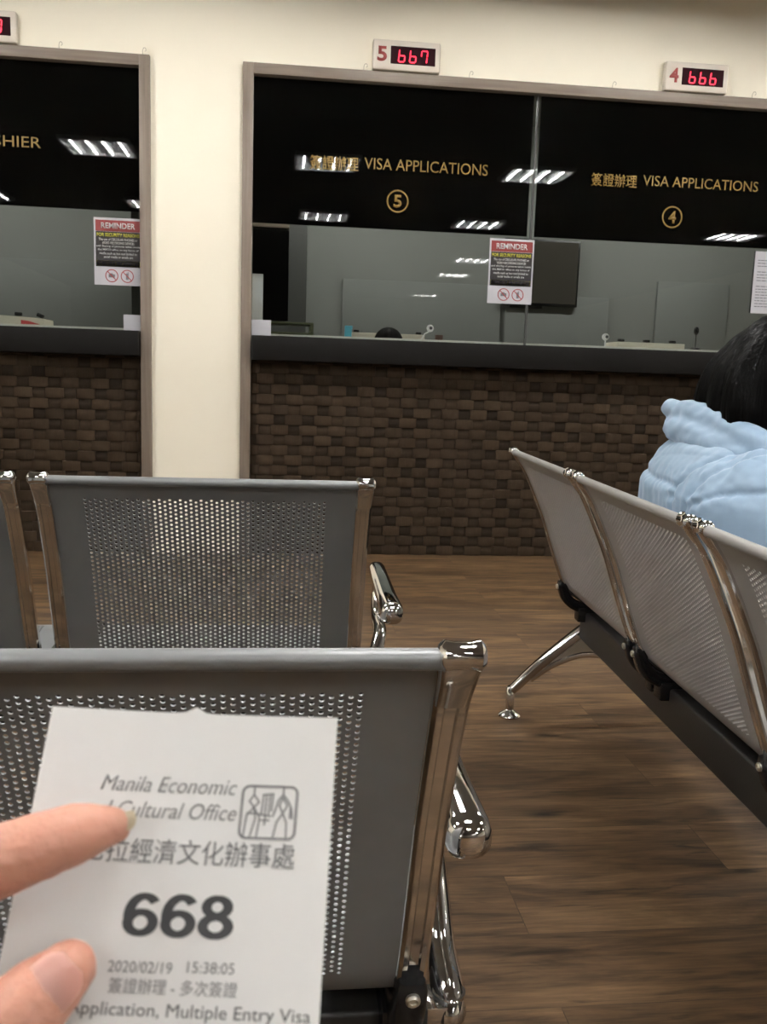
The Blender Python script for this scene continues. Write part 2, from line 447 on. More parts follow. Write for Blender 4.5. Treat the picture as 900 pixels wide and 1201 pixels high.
def counter(xa, xb, label, ea, eb):
    t = thing('service_counter', ((xa + xb) / 2, D, 0), 0, label, 'counter')
    ox = (xa + xb) / 2
    def loc(o): o.location = (-ox, -D, 0); return o
    bm = bmesh.new(); box(bm, xa + ea, xb - eb, CF, D + .45, CZ0, CZ1 - .001, .003)
    loc(obj('countertop', bm, M['counter'], t))
    loc(weave_panel(t, xa + FW + .001, xb - FW - .001, CZ0 - .001))
    bm = bmesh.new(); box(bm, xa + FW, xb - FW, D + .45, D + .72, CZ1 - .04, CZ1 + .029, .003)
    loc(obj('inner_shelf', bm, M['shelf_white'], t))
    bm = bmesh.new(); box(bm, xa + FW, xb - FW, D + .06, D + .12, 0, CZ0 - .001)
    loc(obj('support_wall', bm, M['dark_panel'], t))
    return t
counter(LL, LX, 'dark grey counter over a woven brown front under the cashier window at far left', .058, .052)
counter(CX, RX, 'long dark grey counter over a woven brown front under the visa application windows', .058, .058)

# ------------------------------------------------------------------ number displays above the frames
SEG = {'0': 'abcdef', '5': 'afgcd', '6': 'fgedc', '7': 'fabc', '4': 'fgbc'}
def seven(bm, ch, x, z, w, h, y0, y1, sl=.10, t=.15):
    t = t * w
    def P(u, v): return (x + u * w + v * h * sl, z + v * h)
    th = t * .62
    A = {'a': ((0, 1), (1, 1)), 'd': ((0, 0), (1, 0)), 'g': ((0, .5), (1, .5)), 'f': ((0, .5), (0, 1)), 'e': ((0, 0), (0, .5)), 'b': ((1, .5), (1, 1)), 'c': ((1, 0), (1, .5))}
    for s in SEG[ch]:
        (u0, v0), (u1, v1) = A[s]; a = Vector(P(u0, v0)); b = Vector(P(u1, v1)); d = (b - a).normalized(); n = Vector((-d.y, d.x))
        a = a + d * th * .55; b = b - d * th * .55
        pts = [a, a + d * th * .6 + n * th, b - d * th * .6 + n * th, b, b - d * th * .6 - n * th, a + d * th * .6 - n * th]
        extrude_poly(bm, [(p.x, p.y) for p in pts][::-1], y0, y1)
def display(x, num, digits, label):
    """x: left edge"""
    w, h, dp = .340 * S, .143 * S, .045
    t = thing('queue_number_display', (x, D, ZT + .003), 0, label, 'number display', 'queue number displays over the counter windows')
    bm = bmesh.new(); box(bm, 0, w, -dp, -.001, 0, h, .008, 3); obj('casing', bm, M['box'], t)
    bm = bmesh.new(); box(bm, w * .26, w * .925, -dp - .0012, -dp + .002, h * .21, h * .80, .001, 1); win = obj('display_window', bm, M['display'], t)
    sp = w * .165
    for i, ch in enumerate(digits):
        if ch == ' ': continue
        bm = bmesh.new()
        seven(bm, ch, w * .375 + sp * i, h * .29, w * .088, h * .40, -dp - .0022, -dp - .0010); obj('led_digit', bm, M['led'], win)
    if num: text('window_number', num, w * .145, h * .50, w * .062, h * .27, -dp - .0002, M['red_digit'], t, bold=.03)
    return t
display(.436 * S, '5', '667', 'red LED queue display reading 667 beside a red number 5')
display(1.957 * S, '4', '666', 'red LED queue display reading 666 beside a red number 4')
display(-1.613 * S, '', '  0', 'red LED queue display cut off at the left edge above the cashier window')

# thin wire hooks on top of the frames
for i, (x, n_) in enumerate(((-1.085, 'above the cashier window, left of two'), (-.690, 'above the cashier window, at the frame corner'), (.395, 'left of the display reading 667'), (.935, 'right of the display reading 667'), (1.69, 'left of the display reading 666'), (2.455, 'right of the display reading 666'))):
    bm = bmesh.new(); c = [Vector((0, 0, 0)), Vector((0, -.004, .020)), Vector((.006, -.006, .032)), Vector((.014, -.008, .030)), Vector((.016, -.008, .020)), Vector((.010, -.008, .016))]
    tube(bm, cr_spline(c, 4), .0013, 6, up=(0, 1, 0))
    o = obj('wire_hook', bm, M['hook']); o.location = (x * S, D - .008, ZT)
    tag(o, 'thin wire hook on the window frame ' + n_, 'hook', 'small wire hooks on the window frames')

# ------------------------------------------------------------------ notices on the glass
def notice_reminder(x0, x1, z0, z1, y, label):
    x0, x1, z0, z1 = k(x0, x1, z0, z1); w, h = x1 - x0, z1 - z0
    t = thing('reminder_sign', (x0, y, z0), 0, label, 'sign', 'reminder signs on the counter glass')
    bm = bmesh.new(); box(bm, 0, w, -.0015, 0, 0, h); obj('paper_sheet', bm, M['paper_sheet'], t)
    e = -.0016
    def rect(nm, a, b, c, d, m):
        bm = bmesh.new(); box(bm, a * w, b * w, e - .0006, e, c * h, d * h); return obj(nm, bm, m, t)
    hd = rect('header_panel', .035, .965, .80, .965, M['sign_red'])
    bd = rect('text_panel', .035, .965, .275, .795, M['sign_black'])
    text('lettering', 'REMINDER', .70 * w, .085 * h, .15 * w, .842 * h, e - .0007, M['sign_white'], hd, bold=.02)
    rect('yellow_band', .05, .95, .285, .365, M['sign_yellow'])
    text('lettering', 'FOR SECURITY REASONS', .88 * w, .052 * h, .06 * w, .722 * h, e - .0007, M['sign_yellow'], bd, bold=.03)
    L_ = ['The use of CELLULAR PHONES or', 'VIDEO RECORDING DEVICES', 'and sharing of pictures taken inside', 'the MECO office on any forms of', 'media such as but not limited to', 'social media or emails are']
    W_ = [.80, .66, .90, .84, .78, .60]
    for i, (s_, ww) in enumerate(zip(L_, W_)):
        text('lettering', s_, ww * w, .036 * h, (1 - ww) / 2 * w, (.662 - i * .052) * h, e - .0007, M['sign_white'], bd, bold=.01)
    text('lettering', 'STRICTLY PROHIBITED', .88 * w, .058 * h, .06 * w, .297 * h, e - .0013, M['sign_black'], bd, bold=.03)
    for j, cx in enumerate((.36, .68)):
        bm = bmesh.new(); r = .135 * w; cz = .14 * h
        ring(bm, cx * w, cz, r, .018 * w, e - .0012, e - .0006, 28)
        d = r * .72
        c, s_ = math.cos(PI * .75), math.sin(PI * .75)
        q = .009 * w
        extrude_poly(bm, [(cx * w + c * d * 1.28 + s_ * q, cz + s_ * d * 1.28 - c * q), (cx * w + c * d * 1.28 - s_ * q, cz + s_ * d * 1.28 + c * q), (cx * w - c * d * 1.28 - s_ * q, cz - s_ * d * 1.28 + c * q), (cx * w - c * d * 1.28 + s_ * q, cz - s_ * d * 1.28 - c * q)][::-1], e - .0012, e - .0006)
        sy = obj('prohibition_ring', bm, M['red_symbol'], t)
        bm = bmesh.new()
        if j == 0:
            box(bm, (cx - .065) * w, (cx + .065) * w, e - .0008, e - .0002, cz - .035 * w, cz + .030 * w)
            box(bm, (cx - .03) * w, (cx + .02) * w, e - .0008, e - .0002, cz + .030 * w, cz + .050 * w)
            o = obj('camera_symbol', bm, M['ink_grey'], sy)
        else:
            box(bm, (cx - .028) * w, (cx + .028) * w, e - .0008, e - .0002, cz - .07 * w, cz + .06 * w)
            box(bm, (cx + .012) * w, (cx + .024) * w, e - .0008, e - .0002, cz + .06 * w, cz + .09 * w)
            o = obj('phone_symbol', bm, M['ink_grey'], sy)
    return t
notice_reminder(-.938, -.700, 1.378, 1.707, GY - .001, 'red, black and white REMINDER sign at the right edge of the cashier window')
notice_reminder(1.087, 1.327, 1.369, 1.703, GY - .003, 'red, black and white REMINDER sign between visa windows 5 and 4, left of the television')
# white notice at the right
t = thing('printed_notice', (2.563 * S, GY - .001, 1.375 * S), 0, 'white printed notice sheet with a dark edge at the right border of the photo', 'notice')
bm = bmesh.new(); box(bm, 0, .24, -.0015, 0, 0, .318); obj('paper_sheet', bm, M['paper_sheet'], t)
bm = bmesh.new(); box(bm, -.006, -.0002, -.003, 0, 0, .318); obj('edge_strip', bm, M['black_plastic'], t)
bm = bmesh.new(); random.seed(3)
for i in range(17):
    z = .270 - i * .0148
    if i in (3, 8): continue
    x = .018
    while x < .215:
        l = random.uniform(.008, .026); box(bm, x, min(x + l, .222), -.0022, -.0014, z, z + .0045); x += l + .004
obj('printed_lines', bm, M['ink_grey'], t)['kind'] = 'stuff'
# small white squares stuck to the glass just above the counters
for x0, x1, lab in ((-.797, -.707, 'small square of white paper on the cashier window by the frame'), (-.150, -.050, 'small square of white paper in the lower left corner of visa window 5')):
    bm = bmesh.new(); box(bm, x0 * S, x1 * S, -.002, 0, 0, .080 * S, .0006, 1)
    o = obj('paper_square', bm, M['paper_sheet']); o.location = (0, GY - .0005, CZ1 + .0005); tag(o, lab, 'paper', 'white paper squares on the glass')

# ------------------------------------------------------------------ things on the inner desk
DY = D + .48; DZ = CZ1 + .0295
def desk_box(x0, x1, h, clips, label, slope=False, y=None, z=None):
    t = thing('cream_box', (x0, y or DY, z or DZ), 0, label, 'box', 'cream boxes on the inner desk')
    w = x1 - x0
    bm = bmesh.new()
    if slope: extrude_poly(bm, [(0, 0), (w, 0), (w, h * .72), (w * .90, h * .80), (w * .55, h), (0, h)][::-1], 0, .22)
    else: box(bm, 0, w, 0, .20, 0, h, .004)
    obj('casing', bm, M['cream_plastic'], t)
    for c in clips:
        bm = bmesh.new(); R_ = Matrix.Translation((c * w, .03, h * (.9 if slope and c > .8 else 1) + .007)) @ Matrix.Rotation(math.radians(22 if slope and c > .8 else 0), 4, 'Y')
        box(bm, -.018, .018, -.012, .012, -.010, .010, .003, mt=R_)
        obj('black_clip', bm, M['black_plastic'], t)
    return t
t = thing('rear_cabinet', (.72, D + 1.5, 0), 0, 'pale low cabinet in the office carrying the cream box of visa window 5', 'cabinet')
bm = bmesh.new(); box(bm, -.5, .5, 0, .45, .02, 1.12, .004); obj('carcass', bm, M['back_wall'], t)
for a in (-.49, .005):
    bm = bmesh.new(); box(bm, a, a + .485, -.018, -.001, .06, 1.09, .003); d_ = obj('door', bm, M['back_wall'], t)
    bm = bmesh.new(); box(bm, a + .22, a + .27, -.03, -.019, .9, .91, .002); obj('handle', bm, M['bolt'], d_)
bm = bmesh.new(); box(bm, -.5, .5, -.02, .45, 1.121, 1.146, .003); obj('top', bm, M['shelf_white'], t)
desk_box(.474, .965, .066, (.06, .92), 'cream box with two black clips behind the glass of visa window 5', False, D + 1.5, 1.147)
desk_box(2.005 * S, 2.425 * S, .030, (.07, .45, .84), 'cream box with three black clips behind the glass of visa window 4')
t = desk_box(-1.95 * S, -1.312 * S, .048, (.78, .965), 'cream box with a sloping end and red tag behind the cashier window', True)
bm = bmesh.new(); extrude_poly(bm, [(.50, .003), (.60, .003), (.54, .02), (.50, .024)][::-1], -.003, -.0005); obj('red_tag', bm, M['red'], t)
bm = bmesh.new(); box(bm, -.02, .02, -.01, .01, 0, .062, .004); box(bm, -.016, .024, -.006, .006, .045, .064, .002)
o = obj('blue_holder', bm, M['cyan']); o.location = (.392 * S, DY + .06, DZ); tag(o, 'small cyan holder at the left end of the cream box in visa window 5', 'holder')
bm = bmesh.new(); box(bm, -.021, .021, -.012, .012, 0, .030, .002)
o = obj('brown_card_block', bm, M['brown']); o.location = (.925 * S, DY + .03, DZ); tag(o, 'tiny dark brown block on the desk in visa window 5', 'block')
def webcam(x, z, lab, arm):
    t = thing('round_webcam', (x, DY + .13, DZ), 0, lab, 'camera', 'white ball cameras on the inner desk')
    bm = bmesh.new(); ball(bm, (0, 0, z), .021); bm2 = obj('ball_head', bm, M['paper'], t)
    bm = bmesh.new(); lathe(bm, [(.007, 0), (.009, .001), (.009, .004), (.007, .005)], 14, Matrix.Translation((0, -.021, z)) @ Matrix.Rotation(PI / 2, 4, 'X')); obj('lens', bm, M['ink_grey'], t)
    bm = bmesh.new(); tube(bm, [Vector((0, 0, z - .015)), Vector((-arm * .6, 0, z * .55)), Vector((-arm, 0, .004))], .004, 8, up=(0, 1, 0)); obj('arm', bm, M['paper'], t)
    bm = bmesh.new(); box(bm, -arm - .02, -arm + .02, -.02, .02, 0, .006, .002); obj('base', bm, M['paper'], t)
webcam(.888 * S, .070, 'small white ball camera on an arm right of the staff head in visa window 5', .05)
webcam(1.975 * S, .060, 'small white ball camera behind the cream box in visa window 4', .0)
t = thing('desk_microphone', (2.50 * S, DY + .02, DZ), 0, 'black gooseneck microphone standing on the desk in visa window 4', 'microphone')
bm = bmesh.new(); lathe(bm, [(.028, 0), (.028, .008), (.02, .012), (.004, .014)], 16); obj('base', bm, M['black_plastic'], t)
bm = bmesh.new(); tube(bm, cr_spline([(0, 0, .010), (.001, 0, .05), (-.002, -.003, .09)], 4), .0035, 8, up=(0, 1, 0)); obj('gooseneck', bm, M['black_metal'], t)
bm = bmesh.new(); ball(bm, (-.002, -.004, .108), (.015, .015, .024)); obj('foam_head', bm, M['black_plastic'], t)

# ------------------------------------------------------------------ office behind the glass
t = thing('wall_television', (2.03, BACK, 1.42), 0, 'dark wall television behind the glass, right of the REMINDER sign', 'television')
tx0, tx1, tz0, tz1 = 1.72, 2.325, 1.515, 2.02
bm = bmesh.new(); box(bm, tx0 - 2.03, tx1 - 2.03, -.075, -.035, tz0 - 1.42, tz1 - 1.42, .006); c = obj('casing', bm, M['black_plastic'], t)
bm = bmesh.new(); box(bm, tx0 + .015 - 2.03, tx1 - .015 - 2.03, -.0765, -.074, tz0 + .02 - 1.42, tz1 - .015 - 1.42, .001, 1); obj('screen', bm, M['screen'], t)
bm = bmesh.new(); box(bm, -.2, .12, -.036, 0, .12, .45); box(bm, -.24, .02, -.05, -.03, .075, .11, .002); obj('wall_bracket', bm, M['black_metal'], t)
for sx in (-.20, -.08):
    bm = bmesh.new(); tube(bm, cr_spline([(sx, -.02, .10), (sx + .015, -.012, -.10), (sx - .012, -.012, -.35), (sx, -.012, -.62)], 5), .005, 6, up=(0, 1, 0)); obj('cable', bm, M['ink_grey'], t)
# dark partition and the bits at the left end of visa window 5
t = thing('dark_cabinet', (-.12, BACK - .02, 0), 0, 'tall dark cabinet in the office behind the left end of visa window 5', 'cabinet')
bm = bmesh.new(); box(bm, -.62, .30, -.45, -.002, .002, 1.99, .004); obj('carcass', bm, M['dark_panel'], t)
bm = bmesh.new(); box(bm, -.60, .17, -.468, -.452, 1.30, 1.93, .003); obj('door', bm, M['film'], t)
bm = bmesh.new(); box(bm, -.60, .17, -.466, -.452, .05, 1.27, .003); obj('door', bm, M['dark_panel'], t)
bm = bmesh.new(); box(bm, -.60, .17, -.474, -.452, 1.945, 1.985, .003); obj('top_trim', bm, M['frame_h'], t)
bm = bmesh.new(); box(bm, 0, .27, 0, .20, 0, .012, .002); box(bm, 0, .27, 0, .20, .055, .067, .002); box(bm, .250, .27, 0, .20, .013, .054, .002); box(bm, 0, .02, 0, .20, .013, .054, .002)
o = obj('letter_tray', bm, M['green_wood']); o.location = (-.09, DY - .03, DZ); tag(o, 'low olive green letter tray on the desk beside the white paper square', 'tray')
bm = bmesh.new(); box(bm, -.05, .045, 0, .02, 0, .34, .003); 
o = obj('grey_board', bm, M['reflector']); o.location = (-.148, DY + .20, DZ); tag(o, 'narrow pale grey board standing behind the white paper square', 'board')
# dark post behind the cashier glass
bm = bmesh.new(); box(bm, -.022, .022, -.03, .03, 0, 2.1, .003); box(bm, .024, .034, -.02, .02, 0, 2.1, .001)
o = obj('dark_post', bm, M['dark_panel']); o.location = (-.88, D + 1.15, 0); tag(o, 'dark vertical post behind the cashier window sign', 'post')
# a low glazed partition, faint grey on grey
bm = bmesh.new()
for a, b, zt in ((.47, 1.72, 1.66), (1.76, 2.6, 1.60), (3.0, 3.6, 1.75), (-3.0, -1.0, 1.70)):
    box(bm, a, b, BACK - .03, BACK - .002, .9, zt, .002)
o = struct('trim_1', bm, mat('office_panel_grey', (.205, .217, .203), .7))

# ------------------------------------------------------------------ ceiling lights
def troffer(x, y, parent=None, label=None, group=None):
    h = .30
    t = thing('ceiling_light', (x, y, CEIL), 0, label, 'ceiling light', group)
    z = -.001; zb = -.036
    bm = bmesh.new()
    box(bm, -h, h, -h, -h + .018, zb, z); box(bm, -h, h, h - .018, h, zb, z)
    box(bm, -h, -h + .018, -h + .018, h - .018, zb, z); box(bm, h - .018, h, -h + .018, h - .018, zb, z)
    obj('frame', bm, M['paper'], t)
    bm = bmesh.new(); box(bm, -h + .018, h - .018, -h + .018, h - .018, -.006, z); obj('reflector', bm, M['reflector'], t)
    for i in range(4):
        bm = bmesh.new(); xx = -.21 + i * .14
        tube(bm, [Vector((xx, -.27, -.021)), Vector((xx, .27, -.021))], .012, 8); obj('tube', bm, M['tube'], t)
    bm = bmesh.new()
    for i in range(10):
        yy = -.252 + i * .056; box(bm, -h + .019, h - .019, yy - .0008, yy + .0008, zb, zb + .0025)
    obj('louvre', bm, M['reflector'], t)
    return t
def dup(root, loc, label=None, group=None):
    r = root.copy(); COL.objects.link(r); r.location = loc
    if label: r['label'] = label
    if group: r['group'] = group
    for ch in list(root.children):
        c = ch.copy(); COL.objects.link(c); c.parent = r
        for g in ch.children:
            d = g.copy(); COL.objects.link(d); d.parent = c
    return r
GL = 'square four-tube ceiling lights'
seen = [(-1.62, .70, 'mirrored large in the cashier window'),
        (.40, .62, 'mirrored over the gold characters of window 5'),
        (2.37, .62, 'mirrored across the joint between windows 5 and 4'),
        (.50, -2.27, 'mirrored low left of the gold number 5'),
        (2.44, -2.28, 'mirrored right above the middle REMINDER sign'),
        (5.78, -2.20, 'mirrored low right of the gold number 4'),
        (-3.45, -2.0, 'mirrored at the left edge of the photo'),
        (-1.52, -2.05, 'mirrored just above the cashier REMINDER sign'),
        (3.12, -5.75, 'mirrored left of the middle REMINDER sign, topmost of three'),
        (3.22, -8.05, 'mirrored left of the middle REMINDER sign, second of three'),
        (3.42, -12.6, 'mirrored left of the middle REMINDER sign, lowest of three')]
base = None
for x, y, lab in seen:
    lab = 'square ceiling light ' + lab
    if base is None: base = troffer(x, y, None, lab, GL)
    else: dup(base, (x, y, CEIL), lab, GL)
for x in (-1.62, .40, 2.37, 4.4):
    dup(base, (x, 3.42, CEIL), 'square four-tube ceiling light close to the counter wall, outside the picture', 'ceiling lights outside the picture')
for x, y in ((-3.5, .65), (6.2, .65)):
    dup(base, (x, y, CEIL), 'square four-tube ceiling light in the hall, outside the picture', 'ceiling lights of the hall outside the picture')
for x in (-2.2, .6, 2.9):
    t = thing('office_light', (x, D + 1.5, CEIL), 0, 'long office ceiling light hidden behind the black film', 'ceiling light', 'office ceiling lights')
    bm = bmesh.new(); box(bm, -.62, .62, -.15, .15, -.03, -.001, .003); obj('casing', bm, M['paper'], t)
    bm = bmesh.new(); box(bm, -.58, .58, -.11, .11, -.036, -.0305); obj('diffuser', bm, M['office_tube'], t)

# ------------------------------------------------------------------ perforated waiting benches
ZC = .765
W_, G_ = .545, .054
def prof():
    pts = []
    r = .0078; cz = ZC - .010 - r + .002
    for a in range(-95, -361, -19):           # rolled lip, turning over from the rear
        t = math.radians(a); pts.append((r * math.cos(t), cz + r * math.sin(t)))
    pts = [(-y if False else y, z) for y, z in pts]
    body = [(.0125, .738), (.0235, .722), (.034, .706), (.045, .685), (.066, .640), (.090, .585), (.110, .528), (.127, .480),
            (.143, .437), (.158, .403), (.178, .377), (.207, .360), (.250, .353), (.340, .352), (.440, .354), (.490, .358), (.518, .356), (.535, .345), (.541, .329)]
    q = cr_spline([Vector((y, z, 0)) for y, z in [(r, cz)] + body], 5)
    pts += [(v.x, v.y) for v in q[1:]]
    return pts
PROF = prof()
ARC = [0]
for a, b in zip(PROF, PROF[1:]): ARC.append(ARC[-1] + math.hypot(b[0] - a[0], b[1] - a[1]))
def at_arc(s):
    s = min(max(s, 0), ARC[-1])
    lo = 0
    for i in range(len(ARC) - 1):
        if ARC[i + 1] >= s: lo = i; break
    t = (s - ARC[lo]) / max(ARC[lo + 1] - ARC[lo], 1e-9)
    a, b = PROF[lo], PROF[lo + 1]
    return a[0] + (b[0] - a[0]) * t, a[1] + (b[1] - a[1]) * t
def arc_z(z):                                  # on the back
    for i in range(16, len(PROF)):
        if PROF[i][1] <= z: return ARC[i]
def arc_y(y):                                  # on the seat
    for i in range(40, len(PROF)):
        if PROF[i][0] >= y: return ARC[i]
def shell_mesh(pitch, nseg, hole=.56):
    c = pitch / 2
    x0, x1 = .0135, W_ - .0135
    m = .047
    ncol = int((x1 - x0 - 2 * m) / c); xm = (x0 + x1 - ncol * c) / 2
    sb0, sb1 = arc_z(.721), arc_z(.404)
    ss0, ss1 = arc_y(.225), arc_y(.502)
    nb = int((sb1 - sb0) / c); ns = int((ss1 - ss0) / c); sb1 = sb0 + nb * c; ss1 = ss0 + ns * c
    bm = bmesh.new(); cache = {}
    def V(x, s):
        key = (round(x * 1e5), round(s * 1e5))
        v = cache.get(key)
        if v is None:
            y, z = at_arc(s); v = bm.verts.new((x, y, z)); cache[key] = v
        return v
    def F(*vs):
        u = []
        for v in vs:
            if v not in u: u.append(v)
        if len(u) > 2:
            try: bm.faces.new(u)
            except ValueError: pass
    cols = [x0] + [xm + i * c for i in range(ncol + 1)] + [x1]
    def rows_plain(sa, sb, step):
        n = max(1, int(round((sb - sa) / step))); return [sa + (sb - sa) * i / n for i in range(n + 1)]
    # plain bands across the sheet
    lip = [a for a in ARC if a < sb0 - .004] + [sb0]
    mid = rows_plain(sb1, ss0, .006); end = rows_plain(ss1, ARC[-1], .006)
    for rows in (lip, mid, end):
        for sa, sb in zip(rows, rows[1:]):
            for xa, xb in zip(cols, cols[1:]): F(V(xa, sa), V(xb, sa), V(xb, sb), V(xa, sb))
    def holes(sa, n):
        # side margins on half-cell rows
        for i in range(2 * n):
            a, b = sa + i * c / 2, sa + (i + 1) * c / 2
            F(V(x0, a), V(cols[1], a), V(cols[1], b), V(x0, b)); F(V(cols[-2], a), V(x1, a), V(x1, b), V(cols[-2], b))
        rr = c * hole / 2
        for j in range(ncol):
            xa = xm + j * c; xb = xa + c; xc = xa + c / 2
            off = c / 2 if j % 2 else 0
            if off:
                F(V(xa, sa), V(xb, sa), V(xb, sa + off), V(xa, sa + off))
                F(V(xa, sa + n * c - off), V(xb, sa + n * c - off), V(xb, sa + n * c), V(xa, sa + n * c))
            for i in range(n - (1 if off else 0)):
                a = sa + off + i * c; mm = a + c / 2; b = a + c
                B = [V(xb, mm), V(xb, b), V(xc, b), V(xa, b), V(xa, mm), V(xa, a), V(xc, a), V(xb, a)]
                H = []
                for q in range(nseg):
                    t = 2 * PI * q / nseg; y, z = at_arc(mm + rr * math.sin(t)); H.append(bm.verts.new((xc + rr * math.cos(t), y, z)))
                kk = nseg // 8
                for q in range(8):
                    A_, B_ = B[q], B[(q + 1) % 8]; hs = [H[(q * kk + z_) % nseg] for z_ in range(kk + 1)]
                    if kk == 1: F(A_, B_, hs[1], hs[0])
                    else: F(A_, hs[1], hs[0]); F(A_, B_, hs[2], hs[1])
    holes(sb0, nb); holes(ss0, ns)
    bmesh.ops.recalc_face_normals(bm, faces=bm.faces); bm.normal_update()
    twin = {}
    edges = [e for e in bm.edges if e.is_boundary]; loops = [(e.link_loops[0].vert, e.link_loops[0].link_loop_next.vert) for e in edges]
    faces = list(bm.faces)
    for v in list(bm.verts):
        twin[v] = bm.verts.new(v.co - v.normal * .0016)
    for f in faces: bm.faces.new([twin[v] for v in reversed(f.verts)])
    for a, b in loops: bm.faces.new((b, a, twin[a], twin[b]))
    me = bpy.data.meshes.new('seat_shell'); bm.to_mesh(me); bm.free()
    me.shade_smooth(); me.set_sharp_from_angle(angle=math.radians(38))
    return me
def bar_mesh():
    """flat chrome side rail following the sheet, with a shallow groove and a flared cap"""
    bm = bmesh.new()
    pts = []; s = .012
    while s < ARC[-1] - .01:
        y, z = at_arc(s)
        if s > .030: pts.append(Vector((0, y, z)))
        s += .012
    w, h = .026, .017
    sec = [(-w/2, -h/2+.003), (-w/2+.003, -h/2), (w/2-.003, -h/2), (w/2, -h/2+.003), (w/2, h/2-.003), (w/2-.003, h/2), (.0055, h/2), (.004, h/2-.0025), (-.004, h/2-.0025), (-.0055, h/2), (-w/2+.003, h/2), (-w/2, h/2-.003)]
    # orientation: groove to the rear (outside of the curve)
    sc = []
    for i in range(len(pts)): sc.append((1 + .30 * math.exp(-i / 1.6), 1))
    sweep(bm, pts, sec, up=(0, -1, -.2), scales=sc)
    bm.normal_update()
    me = bpy.data.meshes.new('side_rail'); bmesh.ops.recalc_face_normals(bm, faces=bm.faces); bm.to_mesh(me); bm.free()
    me.shade_smooth(); me.set_sharp_from_angle(angle=math.radians(40)); me.materials.append(M['chrome'])
    bm = bmesh.new()
    tube(bm, [Vector((x, -.001, ZC - .013)) for x in (-.0170, -.0160, -.0125, -.006, .006, .0125, .0160, .0170)], .011, 16, up=(0, 0, 1), radii=[.003, .0080, .0112, .0098, .0098, .0112, .0080, .003])
    rr = cr_spline([(0, .000, ZC - .014), (0, .009, ZC - .028), (0, .0195, ZC - .042), (0, .0300, ZC - .056)], 4)
    sweep(bm, rr, rrect(.030, .016, .005), up=(0, -1, -.2), scales=[1.02 - .16 * i / (len(rr) - 1) for i in range(len(rr))])
    mc = bpy.data.meshes.new('rail_cap'); bmesh.ops.recalc_face_normals(bm, faces=bm.faces); bm.to_mesh(mc); bm.free()
    mc.shade_smooth(); mc.set_sharp_from_angle(angle=math.radians(50)); mc.materials.append(M['chrome'])
    return me, mc
BAR, CAP = bar_mesh()
def bracket_mesh():
    bm = bmesh.new()
    p = cr_spline([(0, .151, .405), (0, .155, .384), (0, .166, .358), (0, .192, .338), (0, .230, .332), (0, .280, .330), (0, .345, .330)], 4)
    n = len(p)
    sweep(bm, p, rrect(.029, .028, .007), up=(0, -1, -.2), scales=[min(1, .80 + .1 * i) for i in range(n)])
    box(bm, -.020, .020, .195, .322, .295, .336, .004)
    bmesh.ops.recalc_face_normals(bm, faces=bm.faces)
    me = bpy.data.meshes.new('mounting_bracket'); bm.to_mesh(me); bm.free(); me.shade_smooth(); me.set_sharp_from_angle(angle=math.radians(40)); me.materials.append(M['black_plastic'])
    bm = bmesh.new(); lathe(bm, [(.0068, 0), (.0068, .003), (.0045, .005), (.003, .0045), (.003, .003)], 16, Matrix.Translation((0, .1395, .390)) @ Matrix.Rotation(math.radians(98), 4, 'X'))
    mb = bpy.data.meshes.new('bolt'); bm.to_mesh(mb); bm.free(); mb.shade_smooth(); mb.set_sharp_from_angle(angle=math.radians(30)); mb.materials.append(M['bolt'])
    return me, mb
BRK, BOLT = bracket_mesh()
BZ0, BZ1, BY0, BY1 = .238, .322, .215, .300       # the beam
